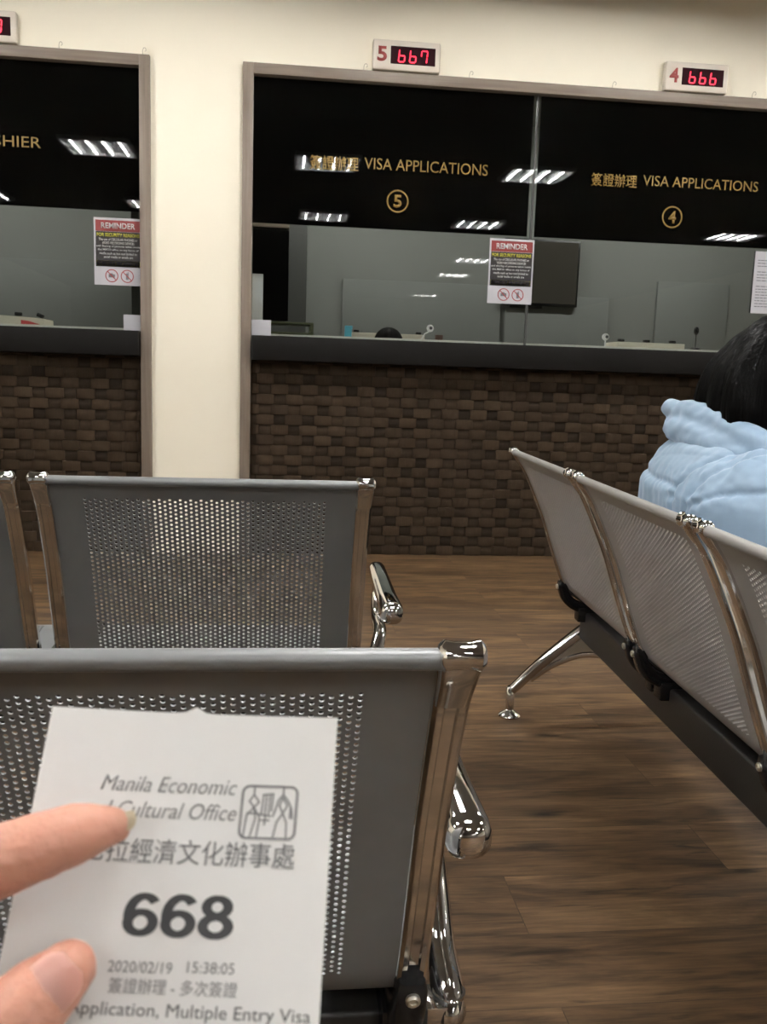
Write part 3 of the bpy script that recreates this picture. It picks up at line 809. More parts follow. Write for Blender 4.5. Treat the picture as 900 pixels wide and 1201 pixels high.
def bench(x, y, rz, n, shell, sheet_mat, label, arm_z, flip=False, arm_u=.068):
    """origin: foot of the plane through the backrest tops at one end; seats run along +x unless flip"""
    t = thing('waiting_bench', (x, y, 0), rz, label, 'bench')
    P_ = W_ + G_
    u0 = -(n * P_ - G_) if flip else 0
    def add(name, me, parent, loc=(0, 0, 0)):
        o = bpy.data.objects.new(name, me); COL.objects.link(o); o.parent = parent; o.location = loc; return o
    L_ = n * P_ - G_
    bm = bmesh.new(); box(bm, u0 - .03, u0 + L_ + .03, BY0, BY1, BZ0, BZ1, .006, 3); obj('beam', bm, M['beam'], t)
    me = shell.copy(); me.materials.clear(); me.materials.append(sheet_mat)
    for i in range(n):
        sh = add('seat_shell', me, t, (u0 + i * P_, 0, 0))
        for xx in (0, W_):
            rl = add('side_rail', BAR, sh, (xx, 0, 0)); 
            add('rail_cap', CAP, sh, (xx, 0, 0)); add('mounting_bracket', BRK, sh, (xx, 0, 0)); add('bolt', BOLT, sh, (xx, 0, 0))
    for s_, ue in ((-1, u0), (1, u0 + L_)):
        ul = ue + s_ * .058
        # leg: a short stem on the beam end, two splayed struts, an arch and two disc feet
        bm = bmesh.new(); yc = (BY0 + BY1) / 2
        tube(bm, [Vector((ul, yc, .215)), Vector((ul, yc, .270)), Vector((ul, yc, .310))], .0175, 14, up=(0, 1, 0))
        box(bm, min(ue + s_ * .028, ul), max(ue + s_ * .028, ul), yc - .02, yc + .02, .262, .305, .003)
        for q in (-1.15, 1.5):
            p = cr_spline([(ul, yc + q * .006, .262), (ul, yc + q * .035, .238), (ul, yc + q * .085, .190), (ul, yc + q * .135, .138), (ul, yc + q * .172, .094), (ul, yc + q * .188, .076)], 4)
            sweep(bm, p, rrect(.032, .036, .010), up=(1, 0, 0), scales=[1.05 - .35 * i / (len(p) - 1) for i in range(len(p))])
            tube(bm, [Vector((ul, yc + q * .190, z)) for z in (.020, .022, .084, .088)], .0125, 14, up=(0, 1, 0), radii=[.0105, .0115, .0125, .009])
        a = cr_spline([(ul, yc - .165, .108), (ul, yc - .095, .155), (ul, yc, .183), (ul, yc + .13, .155), (ul, yc + .225, .108)], 5)
        sweep(bm, a, rrect(.018, .012, .004), up=(1, 0, 0))
        bmesh.ops.recalc_face_normals(bm, faces=bm.faces)
        lg = obj('leg', bm, M['chrome'], t, 45)
        bm = bmesh.new()
        pl = [(yc - .135, .140), (yc - .03, .236), (yc + .03, .236), (yc + .18, .138), (yc + .10, .165), (yc, .181), (yc - .07, .165)]
        va = [bm.verts.new((ul - .003, y_, z_)) for y_, z_ in pl]; vb = [bm.verts.new((ul + .003, y_, z_)) for y_, z_ in pl]
        for i in range(len(pl)): bm.faces.new((va[i], vb[i], vb[(i + 1) % len(pl)], va[(i + 1) % len(pl)]))
        bm.faces.new(va); bm.faces.new(vb[::-1]); bmesh.ops.recalc_face_normals(bm, faces=bm.faces)
        obj('leg_web', bm, M['bolt'], lg)
        for q in (-1.15, 1.5):
            bm = bmesh.new(); lathe(bm, [(.030, 0), (.031, .003), (.027, .009), (.014, .016), (.010, .020)], 22, Matrix.Translation((ul, yc + q * .190, .001))); obj('foot', bm, M['chrome'], lg)
        # armrest: rounded pad, support arm coming back down to the beam end
        az = arm_z; ua = ue + s_ * arm_u
        bm = bmesh.new()
        y0, y1 = .205, .545
        pts = [(ua, y0 - .001, az), (ua, y0 + .003, az), (ua, y0 + .010, az), (ua, y0 + .022, az + .001), (ua, y0 + .10, az + .007), (ua, y0 + .2, az + .016), (ua, y1 - .03, az + .025), (ua, y1 - .012, az + .026), (ua, y1 - .004, az + .026), (ua, y1, az + .026)]
        sweep(bm, pts, rrect(.041, .040, .016, 5), up=(0, 0, 1), scales=[.42, .82, 1.06, 1.14, 1.02, .95, .90, .80, .60, .25])
        bmesh.ops.recalc_face_normals(bm, faces=bm.faces)
        ar = obj('armrest', bm, M['chrome'], t, 50)
        bm = bmesh.new()
        p = cr_spline([(ua, .500, az + .012), (ua, .510, az - .03), (ua - s_ * .002, .470, az - .075), (ua - s_ * .004, .385, .385 if az > .48 else .372), (ul, .320, .322), (ul, .262, .300), (ul, yc - .006, .272)], 6)
        nn = len(p)
        sweep(bm, p, circ(.0185, 14, .015), up=(1, 0, 0), scales=[.75 + .45 * min(1, i / (nn * .75)) if i < nn - 4 else 1.2 - .12 * (i - nn + 4) for i in range(nn)])
        bmesh.ops.recalc_face_normals(bm, faces=bm.faces)
        obj('arm_support', bm, M['chrome'], ar, 60)
    return t
SH_NEAR = shell_mesh(.0138, 16, .58)
SH_MID = shell_mesh(.0177, 8, .60)
SH_SIDE = shell_mesh(.0150, 8, .60)
bench(.126 - W_ * 0, .589, 0, 3, SH_NEAR, M['sheet'], 'perforated grey steel bench nearest the camera, right behind the paper ticket', .500, True, .062)
bench(.150, 1.552, 0, 3, SH_MID, M['sheet'], 'perforated grey steel bench in the middle distance at left, facing the counter', .463, True, .082)
bench(.615, 2.340, math.radians(-92.4), 3, SH_SIDE, M['sheet_lit'], 'perforated grey steel bench at right seen along its back, standing crosswise to the others', .48)

# ------------------------------------------------------------------ people
def remeshed(bm, voxel, smooth=2, fn=None):
    me = bpy.data.meshes.new('tmp'); bmesh.ops.recalc_face_normals(bm, faces=bm.faces); bm.to_mesh(me); bm.free()
    o = bpy.data.objects.new('tmp', me); COL.objects.link(o)
    m = o.modifiers.new('r', 'REMESH'); m.mode = 'VOXEL'; m.voxel_size = voxel
    if smooth:
        s = o.modifiers.new('s', 'SMOOTH'); s.iterations = smooth; s.factor = .6
    bpy.context.view_layer.update()
    out = bpy.data.meshes.new_from_object(o.evaluated_get(bpy.context.evaluated_depsgraph_get()))
    bpy.data.objects.remove(o)
    if fn:
        nor = [v.normal.copy() for v in out.vertices]
        for v, nn in zip(out.vertices, nor): v.co += nn * fn(v.co)
        out.update()
    out.shade_smooth()
    return out
def chain(bm, pts, radii, n=14, sub=4, flat=1):
    P_ = [Vector(p) for p in pts]
    q = cr_spline(P_, sub); R_ = []
    m = len(q) - 1
    for i in range(len(q)):
        f = i / m * (len(radii) - 1); a = int(f); b = min(a + 1, len(radii) - 1); R_.append(radii[a] + (radii[b] - radii[a]) * (f - a))
    up = Vector((0, 1, .13))
    if abs((q[-1] - q[0]).normalized().dot(up.normalized())) > .8: up = Vector((0, 0, 1))
    sweep(bm, q, circ(1, n), up, R_)
    ball(bm, q[0], R_[0] * .999, seg=n, rings=8); ball(bm, q[-1], R_[-1] * .999, seg=n, rings=8)

def hand(bm, wrist, d, side, curl=.5, s=1.0, spread=.5):
    """palm and five fingers leaving the wrist along d; side = +1 thumb towards +x"""
    d = Vector(d).normalized(); x = Vector((1, 0, 0)); x = (x - d * x.dot(d)).normalized() * side; n = d.cross(x) * side
    if n.z > 0: n = -n                       # n points to the palm side (down)
    w = Vector(wrist)
    chain(bm, [w, w + d * .03 * s, w + d * .075 * s], [.022 * s, .026 * s, .024 * s])
    for xx in (-.016, .016): chain(bm, [w + d * .015 * s + x * xx * s * .7, w + d * .080 * s + x * xx * s * 1.4], [.014 * s, .013 * s])
    for i, (off, ln) in enumerate(((.028, .072), (.0095, .080), (-.0095, .074), (-.028, .058))):
        b0 = w + d * .070 * s + x * off * s; dd = (d + x * off * spread * 4).normalized()
        c1 = (dd + n * curl * .6).normalized(); c2 = (dd + n * curl * 1.5).normalized(); c3 = (dd * .6 + n * curl * 2.2).normalized()
        a = b0 + dd * .016 * s; b = a + c1 * ln * .42 * s; c = b + c2 * ln * .30 * s; e = c + c3 * ln * .22 * s
        chain(bm, [b0, a, b, c, e], [.0098 * s, .0095 * s, .0085 * s, .0078 * s, .0066 * s], 10, 3)
    t0 = w + d * .022 * s + x * .022 * s; t1 = w + d * .048 * s + x * .046 * s + n * .008 * s; t2 = w + d * .075 * s + x * .054 * s + n * .016 * s; t3 = t2 + (d + n * .6).normalized() * .020 * s
    chain(bm, [t0, t1, t2, t3], [.0135 * s, .0115 * s, .0098 * s, .0078 * s], 10, 3)

SEAMS = [[(-.30, .795), (-.18, .782), (.045, .772)], [(.045, .772), (.085, .815), (.135, .850)], [(.045, .772), (.040, .72), (.045, .66)],
         [(.080, .70), (.092, .755), (.125, .800), (.175, .848)], [(.100, .745), (.17, .775), (.30, .80)]]
def person(loc, rz, label, jacket_mat, long_hair, lean, group=None, headz=.945, heady=.29, drop=0):
    t = thing('person', loc, rz, label, 'person', group)
    NB = Vector((0, .215 + lean, (.845 if headz < 1 else .90) - drop))
    Hc = Vector((0, heady, headz))
    dz = NB.z - .845
    sh = [Vector((sx * .150, .185 + lean, .800 + dz)) for sx in (-1, 1)]
    el = [Vector((sx * .225, .290 + lean, .590 + dz)) for sx in (-1, 1)]
    wr = [Vector((sx * .085, .455 + lean, .560 + dz * .5)) for sx in (-1, 1)]
    bm = bmesh.new()
    chain(bm, [(0, .290, .485), (0, .250 + lean * .3, .58), (0, .215 + lean * .7, .69), (0, .205 + lean, .785 + dz)], [.095, .095, .105, .10])
    chain(bm, [NB - Vector((0, 0, .06)), NB, Hc - Vector((0, .02, .03))], [.062, .050, .052])
    Rh = Matrix.Rotation(math.radians(-28 if long_hair else -5), 4, 'X')
    ball(bm, Hc + Rh @ Vector((0, -.008, .012)), (.073, .090, .088), Rh, 24, 16)      # skull
    ball(bm, Hc + Rh @ Vector((0, .022, -.040)), (.056, .066, .068), Rh, 20, 14)      # face and jaw
    ball(bm, Hc + Rh @ Vector((0, .052, -.088)), (.024, .026, .020), Rh)                # chin
    chain(bm, [Hc + Rh @ Vector((0, .078, .000)), Hc + Rh @ Vector((0, .098, -.036))], [.008, .0125], 10)   # nose
    for sx in (-1, 1):
        ball(bm, Hc + Rh @ Vector((sx * .074, -.005, -.020)), (.010, .020, .031), Rh)    # ears
        ball(bm, Hc + Rh @ Vector((sx * .036, .060, -.035)), (.024, .020, .022), Rh)     # cheeks
    for i, sx in enumerate((-1, 1)):
        chain(bm, [(sx * .09, .185 + lean, .79 + dz), sh[i], (sh[i] + el[i]) / 2 + Vector((sx * .015, 0, 0)), el[i]], [.06, .052, .046, .038])
        chain(bm, [el[i], (el[i] + wr[i]) / 2, wr[i]], [.038, .034, .025])
        hand(bm, wr[i], (-sx * .55, .75, -.12), -sx, .6)
        chain(bm, [(sx * .085, .28, .450), (sx * .105, .45, .448), (sx * .110, .650, .455)], [.066, .062, .052])
        chain(bm, [(sx * .110, .650, .470), (sx * .112, .672, .30), (sx * .112, .655, .10)], [.052, .046, .033])
        chain(bm, [(sx * .112, .650, .055), (sx * .116, .73, .040), (sx * .12, .80, .032)], [.034, .031, .022])
    link('body', remeshed(bm, .0065, 2), M['skin'], t)
    # face details
    for sx in (-1, 1):
        bm = bmesh.new(); ball(bm, Hc + Rh @ Vector((sx * .029, .0805, -.006)), (.0125, .008, .008), Rh); e = obj('eye', bm, M['eye'], t, 60)
        bm = bmesh.new(); ball(bm, Hc + Rh @ Vector((sx * .029, .0865, -.006)), .0045); obj('iris', bm, M['iris'], e, 60)
        bm = bmesh.new(); chain(bm, [Hc + Rh @ Vector((sx * .012, .088, .018)), Hc + Rh @ Vector((sx * .030, .087, .022)), Hc + Rh @ Vector((sx * .046, .074, .016))], [.002, .0028, .0015], 8); obj('eyebrow', bm, M['hair'], t, 60)
    bm = bmesh.new(); chain(bm, [Hc + Rh @ Vector((-.020, .081, -.064)), Hc + Rh @ Vector((0, .088, -.065)), Hc + Rh @ Vector((.020, .081, -.064))], [.003, .0058, .003], 10); obj('mouth', bm, M['lip'], t, 60)
    # padded jacket
    bm = bmesh.new()
    T0 = .150; wk = 1.12 if long_hair else 1
    def torso(z, w, dpt, cy): return (z, w, dpt, cy)
    secs = [(.430, .175, .110, .305), (.50, .200, .130, .285), (.58, .215, .145, .258), (.66, .225, .150, .228), (.73, .230, .148, .218), (.79, .222, .142, .210), (.835, .195, .125, .210), (.865, .145, .105, .212), (.885, .095, .080, .215)]
    rings = []
    for z, w, dpt, cy in secs:
        f = (z - .43) / .45
        z2 = z + dz * f; cy2 = cy + lean * f
        rings.append([bm.verts.new((wk * w * math.copysign(abs(math.cos(a)) ** .70, math.cos(a)), cy2 + dpt * math.copysign(abs(math.sin(a)) ** .8, math.sin(a)), z2)) for a in [2 * PI * i / 28 for i in range(28)]])
    for a, b in zip(rings, rings[1:]):
        for j in range(28): bm.faces.new((a[j], a[(j + 1) % 28], b[(j + 1) % 28], b[j]))
    bm.faces.new(rings[0][::-1]); bm.faces.new(rings[-1])
    for i, sx in enumerate((-1, 1)):
        chain(bm, [(sx * .105, .185 + lean, .795 + dz), sh[i] + Vector((sx * .012, 0, -.005)), (sh[i] + el[i]) / 2 + Vector((sx * .030, -.005, 0)), el[i] + Vector((sx * .01, 0, 0))], [.085, .082, .078, .070], 18)
        chain(bm, [el[i] + Vector((sx * .01, 0, 0)), (el[i] + wr[i]) / 2, wr[i]], [.070, .060, .044], 18)
    def puff(p):
        zz = p.z - dz; yy = p.y
        d = 0
        q = ((zz * .9 - .10 * p.x + .25 * p.y) / .135 + .1) % 1
        d = (.004 if long_hair and zz > .70 else .007) * (math.sin(PI * q) ** .35 - .85)
        d += .0035 * (noise.noise(Vector((p.x * 12, p.y * 12, p.z * 18))))
        d += .0016 * (noise.noise(Vector((p.x * 55, p.y * 55, p.z * 18)) + Vector((5, 3, 1))))
        if long_hair and p.y < .27:
            for sg in SEAMS:
                m_ = 9
                for (ax_, az_), (bx_, bz_) in zip(sg, sg[1:]):
                    ux, uz = bx_ - ax_, bz_ - az_; tt = max(0, min(1, ((p.x - ax_) * ux + (p.z - az_) * uz) / (ux * ux + uz * uz)))
                    m_ = min(m_, math.hypot(p.x - ax_ - ux * tt, p.z - az_ - uz * tt))
                d -= .0055 * math.exp(-(m_ / .0055) ** 2)
                if m_ < .035: d += .0035 * (1 - m_ / .035) * noise.noise(Vector((p.x * 75, p.z * 75, 1)))
        return d
    link('jacket', remeshed(bm, .0042 if long_hair else .009, 3, puff), jacket_mat, t)
    # trousers and shoes
    bm = bmesh.new()
    chain(bm, [(-.07, .31, .468), (.07, .31, .468)], [.092, .092])
    for sx in (-1, 1):
        chain(bm, [(sx * .085, .30, .452), (sx * .105, .45, .450), (sx * .110, .655, .455)], [.080, .076, .066])
        chain(bm, [(sx * .110, .655, .470), (sx * .112, .675, .30), (sx * .112, .658, .115)], [.067, .060, .052])
    link('trousers', remeshed(bm, .010, 2), M['trousers'], t)
    for sx in (-1, 1):
        bm = bmesh.new()
        for dx in (0,):
            chain(bm, [(sx * .112, .635, .050), (sx * .116, .72, .047), (sx * .12, .81, .038)], [.046, .045, .036])
        me = remeshed(bm, .008, 2)
        for v in me.vertices: v.co.z = max(v.co.z, .004)
        link('shoe', me, M['shoe'], t)
    # hair
    bm = bmesh.new()
    if long_hair:
        ball(bm, Hc + Vector((0, -.004, .012)), (.090, .104, .104), Rh, 28, 20)
        for sx in (-1, 1):
            chain(bm, [Hc + Vector((sx * .055, -.010, .030)), Hc + Vector((sx * .070, -.020, -.04)), (sx * .090, .225 + lean, .865 + dz), (sx * .105, .240 + lean, .81 + dz)], [.042, .044, .040, .030])
            chain(bm, [Hc + Vector((sx * .065, .02, .02)), Hc + Vector((sx * .080, .030, -.08)), (sx * .105, .320 + lean, .78 + dz), (sx * .110, .345 + lean, .66 + dz)], [.036, .032, .028, .015])
        for dx in (-.045, 0, .045):
            chain(bm, [(dx * .8, .235, .985), (dx * 1.1, .205, .945), (dx * 1.4, .190, .895), (dx * 1.5, .195, .845)], [.058, .060, .052, .040])
    else:
        ball(bm, Hc + Vector((0, -.016, .026)), (.090, .100, .096), Rh, 28, 20)
        chain(bm, [Hc + Vector((-.03, -.05, .01)), Hc + Vector((-.03, -.055, -.08))], [.05, .03]); chain(bm, [Hc + Vector((.03, -.05, .01)), Hc + Vector((.03, -.055, -.08))], [.05, .03])
    def strand(p):
        a = math.atan2(p.x - Hc.x, -(p.y - Hc.y))
        d = .0028 * noise.noise(Vector((a * 9, p.z * 3, 0))) + .0016 * noise.noise(Vector((a * 34, p.z * 5, 2)))
        return d
    link('hair', remeshed(bm, .006, 3, strand), M['hair'], t)
    return t, NB, lean, dz

pt_, NB, ln_, dz_ = person((.585, 1.490, 0), math.radians(-92.4), 'seated person in a light blue puffer jacket with long black hair, seen from behind', M['jacket'], True, .0, headz=.952, heady=.275, drop=.035)
# hood lying folded behind the neck
bm = bmesh.new()
hp = [(.225, .320, .755), (.205, .240, .805), (.155, .185, .842), (.08, .162, .866), (0, .152, .882), (-.08, .142, .892), (-.150, .138, .895), (-.200, .158, .890), (-.190, .250, .855)]
chain(bm, hp, [.014, .018, .021, .022, .022, .020, .017, .014, .012], 14, 5)
hp2 = [(.200, .270, .775), (.155, .195, .805), (.08, .162, .830), (0, .148, .845), (-.09, .138, .858), (-.160, .147, .861), (-.188, .190, .853)]
chain(bm, hp2, [.026, .030, .032, .032, .028, .022, .017], 14, 5)
link('hood', remeshed(bm, .005, 3, lambda p: .003 * noise.noise(p * 20) + .0026 * noise.noise(Vector((p.x * 40, p.y * 40, p.z * 80)))), M['jacket'], pt_)

person((.655, D + 1.20, .0), PI, 'staff member behind visa window 5, only the top of the black hair showing', M['trousers'], False, .02, headz=1.105, heady=.27)

# ------------------------------------------------------------------ the paper ticket and the hand holding it
TO = Vector((-.0563, .2303, .8527)); EX = Vector((.993, -.1179, -.0083)).normalized(); EY = Vector((-.0754, -.5777, -.8128)).normalized(); EN = EX.cross(EY)   # EN points away from the lens
EY = EN.cross(EX)
TM = Matrix(((EX.x, EN.x, -EY.x, TO.x), (EX.y, EN.y, -EY.y, TO.y), (EX.z, EN.z, -EY.z, TO.z), (0, 0, 0, 1)))   # local x right, y away, z up the sheet
tk = bpy.data.objects.new('paper_ticket', None); COL.objects.link(tk); tk.matrix_world = TM; tk.empty_display_size = .01
tag(tk, 'white queue ticket numbered 668 held up in the foreground', 'ticket')
TW, TH = .0728, .0900
def bow(x, z): return .0016 * math.sin(PI * x / TW) * (1 + z * 6) - .0010 * (z / TH) ** 2 * 2
bm = bmesh.new()
nx, nz = 28, 30
g = []
for j in range(nz + 1):
    row = []
    for i in range(nx + 1):
        x = TW * i / nx; z = -TH * j / nz
        if j == 0 and i in (13, 14, 15): z += (.0003, .0016, .0003)[i - 13]
        row.append(bm.verts.new((x, bow(x, z), z)))
    g.append(row)
for j in range(nz):
    for i in range(nx): bm.faces.new((g[j][i], g[j + 1][i], g[j + 1][i + 1], g[j][i + 1]))
bmesh.ops.solidify(bm, geom=bm.faces[:], thickness=.00012)
bmesh.ops.recalc_face_normals(bm, faces=bm.faces)
obj('paper_sheet', bm, mat('ticket_paper', (.93, .93, .925), .7, noise_amt=.01, noise_scale=900), tk, 60)
def on_ticket(me):
    for v in me.vertices: v.co.y += bow(v.co.x, v.co.z) - .00018
    return me
def ttext(body, a, b, z0, h, m=M['ink'], **kw):
    me = on_ticket(text_mesh(body, (b - a) / 1000, h / 1000, a / 1000, -z0 / 1000, depth=.00003, **kw)); me.name = 'lettering'
    return link('lettering', me, m, tk)
SOFT = mat('printed_grey_ink', (.16, .16, .165), .6)
ttext('Manila Economic', 15.6, 49.0, 19.9, 3.9, SOFT, shear=.28, ref='latin', bold=-.004)
ttext('and Cultural Office', 11.8, 49.5, 26.0, 3.9, SOFT, shear=.28, ref='latin', bold=.0)
ttext('馬尼拉經濟文化辦事處', 8.2, 64.5, 36.4, 5.6, mat('printed_dark_ink', (.09, .09, .095), .6))
def fat_stroke(bm, pts, w, closed=False):
    n = len(pts); vs = []
    for i, p in enumerate(pts):
        a = pts[(i - 1) % n] if closed or i else pts[0]; b = pts[(i + 1) % n] if closed or i < n - 1 else pts[-1]
        d = Vector((b[0] - a[0], b[1] - a[1])).normalized(); ww = w * (1 + .22 * abs(d.y)) / 2
        vs.append((bm.verts.new((p[0] - d.y * ww, 0, p[1] + d.x * ww)), bm.verts.new((p[0] + d.y * ww, 0, p[1] - d.x * ww))))
    for i in range(n if closed else n - 1):
        a, b = vs[i], vs[(i + 1) % n]; bm.faces.new((a[0], a[1], b[1], b[0]))
def ell(cx, cy, rx, ry, a0=0, a1=360, n=28):
    return [(cx + rx * math.cos(math.radians(a0 + (a1 - a0) * i / n)), cy + ry * math.sin(math.radians(a0 + (a1 - a0) * i / n))) for i in range(n + (0 if abs(a1 - a0) == 360 else 1))]
for i, ch in enumerate('668'):
    bm = bmesh.new()
    if ch == '6':
        fat_stroke(bm, ell(.315, .315, .225, .235), .155, True)
        fat_stroke(bm, ell(.345, .50, .255, .415, 200, 42, 22), .155)
    else:
        fat_stroke(bm, ell(.315, .285, .230, .210), .155, True); fat_stroke(bm, ell(.315, .725, .195, .195), .15, True)
    hh = 9.4 / 1000; ww = 8.3 / 1000 / .63 * 1.0
    for v in bm.verts: v.co = Vector((.0260 + .0087 * i + v.co.x * ww * .98, 0, -.0522 + v.co.z * hh))
    me = bpy.data.meshes.new('numeral'); bm.normal_update(); bm.to_mesh(me); bm.free(); on_ticket(me); link('numeral', me, M['ink'], tk)
ttext('2020/02/19', 24.4, 38.8, 59.6, 2.3, SOFT)
ttext('15:38:05', 42.2, 52.9, 59.2, 2.3, SOFT)
ttext('簽證辦理 - 多次簽證', 25.2, 54.0, 63.8, 3.1, SOFT)
ttext('Application, Multiple Entry Visa', 17.0, 70.8, 68.1, 2.7, mat('printed_ink', (.07, .07, .075), .6), ref='latin')
# emblem: rounded square with line figures
bm = bmesh.new()
def stroke(pts, w=.00042, closed=False):
    P_ = [Vector((x / 1000, 0, -z / 1000)) for x, z in pts]
    if closed: P_ = P_ + [P_[0], P_[1]]
    for a, b in zip(P_, P_[1:]):
        d = (b - a); 
        if d.length < 1e-7: continue
        d.normalize(); n = Vector((-d.z, 0, d.x)) * w / 2; e = d * w * .3
        q = [a - n - e, b - n + e, b + n + e, a + n - e]
        f = [bm.verts.new(v) for v in q]; bm.faces.new(f)
x0, z0, x1, z1 = 50.6, 17.6, 64.0, 29.8; r = 1.6
sq = []
for cx, cz, a in ((x1 - r, z0 + r, -90), (x1 - r, z1 - r, 0), (x0 + r, z1 - r, 90), (x0 + r, z0 + r, 180)):
    for i in range(5):
        t_ = math.radians(a + 22.5 * i); sq.append((cx + r * math.cos(t_), cz + r * math.sin(t_)))
stroke(sq, .0006, True)
for s_ in ([(53.4, 17.9), (53.4, 19.6), (52.4, 21.2), (53.6, 22.6), (54.8, 21.4), (53.4, 19.6)], [(53.6, 22.6), (52.0, 24.6), (51.6, 29.5)], [(53.6, 22.6), (54.2, 25.2), (53.2, 29.5)], [(53.6, 22.6), (55.2, 25.0), (54.8, 29.5)], [(52.0, 24.0), (55.4, 24.2)],
           [(55.6, 19.6), (58.2, 19.3)], [(55.8, 19.8), (55.5, 24.4)], [(56.6, 19.6), (56.4, 24.6)], [(57.4, 19.6), (57.3, 24.4)], [(58.1, 19.6), (58.0, 23.4)], [(54.8, 24.2), (57.9, 24.6)], [(55.6, 25.6), (57.6, 25.6)], [(56.6, 24.6), (56.5, 26.6)],
           [(60.6, 18.0), (60.6, 19.4), (59.4, 21.0), (58.9, 23.2), (58.4, 24.6)], [(60.6, 19.4), (61.8, 20.8), (62.8, 22.6), (63.2, 25.0)], [(60.6, 20.2), (59.8, 22.0), (60.8, 23.8), (61.8, 22.0), (60.6, 20.2)], [(60.8, 23.8), (59.4, 26.0), (58.8, 29.6)], [(60.8, 23.8), (61.8, 26.0), (62.0, 29.6)], [(62.6, 22.4), (62.6, 25.0)]):
    stroke(s_)
me = bpy.data.meshes.new('emblem'); bm.normal_update(); bm.to_mesh(me); bm.free(); on_ticket(me); link('emblem', me, SOFT, tk)

# hand: index and thumb on the face of the ticket, the other fingers curled behind it
hd = thing('hand', (-.15, .2270, .735), 0, 'hand pinching the white ticket between thumb and index finger at the lower left', 'hand')
bm = bmesh.new()
OFF = Vector((-.15, .2270, .735))
def hc(pts, radii, n=16, sub=5): chain(bm, [Vector(p) - OFF for p in pts], radii, n, sub)
hc([(-.0373, .2056, .8326), (-.0438, .2024, .8328), (-.0524, .1986, .8316), (-.0622, .1972, .8283), (-.0779, .1999, .8207), (-.0962, .2072, .8075), (-.1207, .2198, .7843)], [.0044, .0068, .0076, .0081, .0087, .0092, .0108])
hc([(-.0439, .188, .8086), (-.0469, .1851, .807), (-.0518, .1821, .8035), (-.0585, .1817, .7961), (-.0724, .1851, .7809), (-.0964, .1971, .7543), (-.1260, .2150, .7200)], [.0062, .0076, .0088, .0096, .0104, .0124, .0165])
hc([(-0.0568, 0.2191, 0.8189), (-0.071, 0.2253, 0.8117), (-0.0956, 0.2341, 0.7972), (-0.1243, 0.2343, 0.7763)], [.0064, .0076, .0084, .0100])
hc([(-0.0538, 0.1965, 0.7862), (-0.0725, 0.2069, 0.7767), (-0.0987, 0.2217, 0.7602), (-0.1305, 0.2299, 0.7428)], [.0062, .0074, .0082, .0096])
hc([(-0.0578, 0.1895, 0.774), (-0.0758, 0.1981, 0.7631), (-0.1017, 0.2127, 0.7455), (-0.1346, 0.2274, 0.7227)], [.0054, .0064, .0072, .0088])
hc([(-.1207, .2230, .7800), (-.1450, .2310, .7480), (-.1669, .2344, .7104)], [.015, .020, .022])
hc([(-.1290, .2380, .7600), (-.1500, .2390, .7350), (-.1690, .2370, .7060)], [.014, .019, .022])
hc([(-.1330, .2400, .7450), (-.1520, .2380, .7180), (-.1700, .2360, .7000)], [.013, .019, .022])
hc([(-.1180, .2120, .7290), (-.1420, .2240, .7170), (-.1660, .2330, .7000)], [.015, .020, .022])
hc([(-.1669, .2344, .7080), (-.1929, .2354, .6634), (-.2350, .2400, .5900), (-.3000, .2200, .4800)], [.025, .025, .034, .042])
link('skin', remeshed(bm, .0012, 3, lambda p: .00025 * noise.noise(p * 420)), M['skin'], hd)
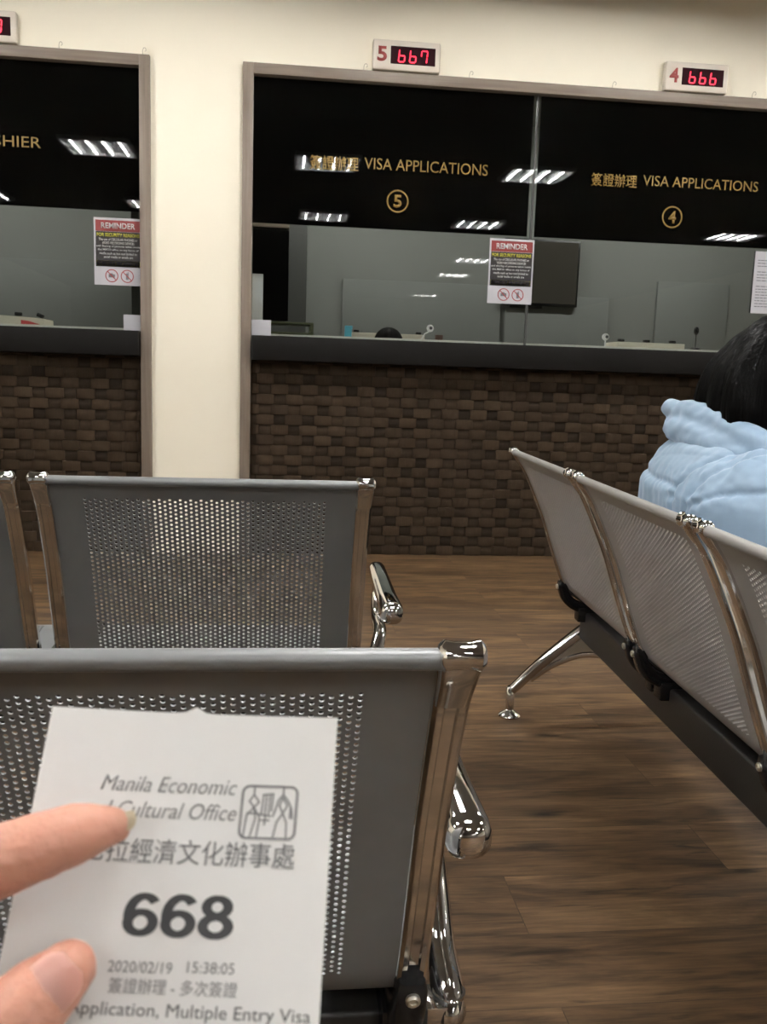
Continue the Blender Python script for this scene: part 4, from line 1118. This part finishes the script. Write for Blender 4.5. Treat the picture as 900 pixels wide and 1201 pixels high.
# nails
def nail(c, d, n_, w, l, m, tip=None, lift=0):
    """thin curved plate centred at c, pointing along d, outward normal n_"""
    d = Vector(d).normalized(); n_ = Vector(n_); n_ = (n_ - d * n_.dot(d)).normalized(); s = d.cross(n_)
    bm = bmesh.new(); g = []
    for j in range(9):
        v = -1 + 2 * j / 8; row = []
        ww = w * math.sqrt(max(.05, 1 - abs(v) ** 3.2 * .75))
        for i in range(9):
            u = -1 + 2 * i / 8
            row.append(bm.verts.new(Vector(c) - OFF + d * v * l / 2 + s * u * ww / 2 + n_ * (-.0024 * (u * ww / w) ** 2 + lift - .0006 * v * v)))
        g.append(row)
    for j in range(8):
        for i in range(8): bm.faces.new((g[j][i], g[j][i + 1], g[j + 1][i + 1], g[j + 1][i]))
    bmesh.ops.solidify(bm, geom=bm.faces[:], thickness=.0004); bmesh.ops.recalc_face_normals(bm, faces=bm.faces)
    return obj('fingernail', bm, m, hd, 60)
tocam = Vector((0, 0, .939))
c = Vector((-.0480, .1842, .8060)); n_ = (tocam - c).normalized()
nail(c + n_ * .0079, (.0110, .0042, .0105), n_, .0112, .0145, M['nail'])
c = Vector((-.0372, .2056, .8332)); n_ = ((tocam - c).normalized() * .35 + Vector((.25, .1, .9))).normalized()
nail(c + n_ * .0020 + Vector((.0012, 0, .0002)), (.0075, .003, .0012), n_, .0060, .0066, M['nail_tip'])

# ------------------------------------------------------------------ camera
cam = bpy.data.cameras.new('camera'); co = bpy.data.objects.new('camera', cam); COL.objects.link(co)
F_ = Vector((.1152, .9821, -.1488)).normalized(); R_ = Vector((.9932, -.1116, .0325)); R_ = (R_ - F_ * R_.dot(F_)).normalized(); U_ = R_.cross(F_)
co.matrix_world = Matrix(((R_.x, U_.x, -F_.x, 0), (R_.y, U_.y, -F_.y, 0), (R_.z, U_.z, -F_.z, .939), (0, 0, 0, 1)))
cam.sensor_fit = 'VERTICAL'; cam.sensor_height = 36; cam.lens = 1069.05 / 1201 * 36
cam.clip_start = .01; cam.clip_end = 100
cam.dof.use_dof = True; cam.dof.focus_distance = 1.25; cam.dof.aperture_fstop = 30
SC.camera = co
w = bpy.data.worlds.new('world'); SC.world = w; w.use_nodes = True
w.node_tree.nodes['Background'].inputs[0].default_value = (.02, .02, .02, 1)
SC.view_settings.view_transform = 'Standard'; SC.view_settings.look = 'None'; SC.view_settings.gamma = 1; SC.view_settings.use_curve_mapping = False
SC.view_settings.exposure = 1.45
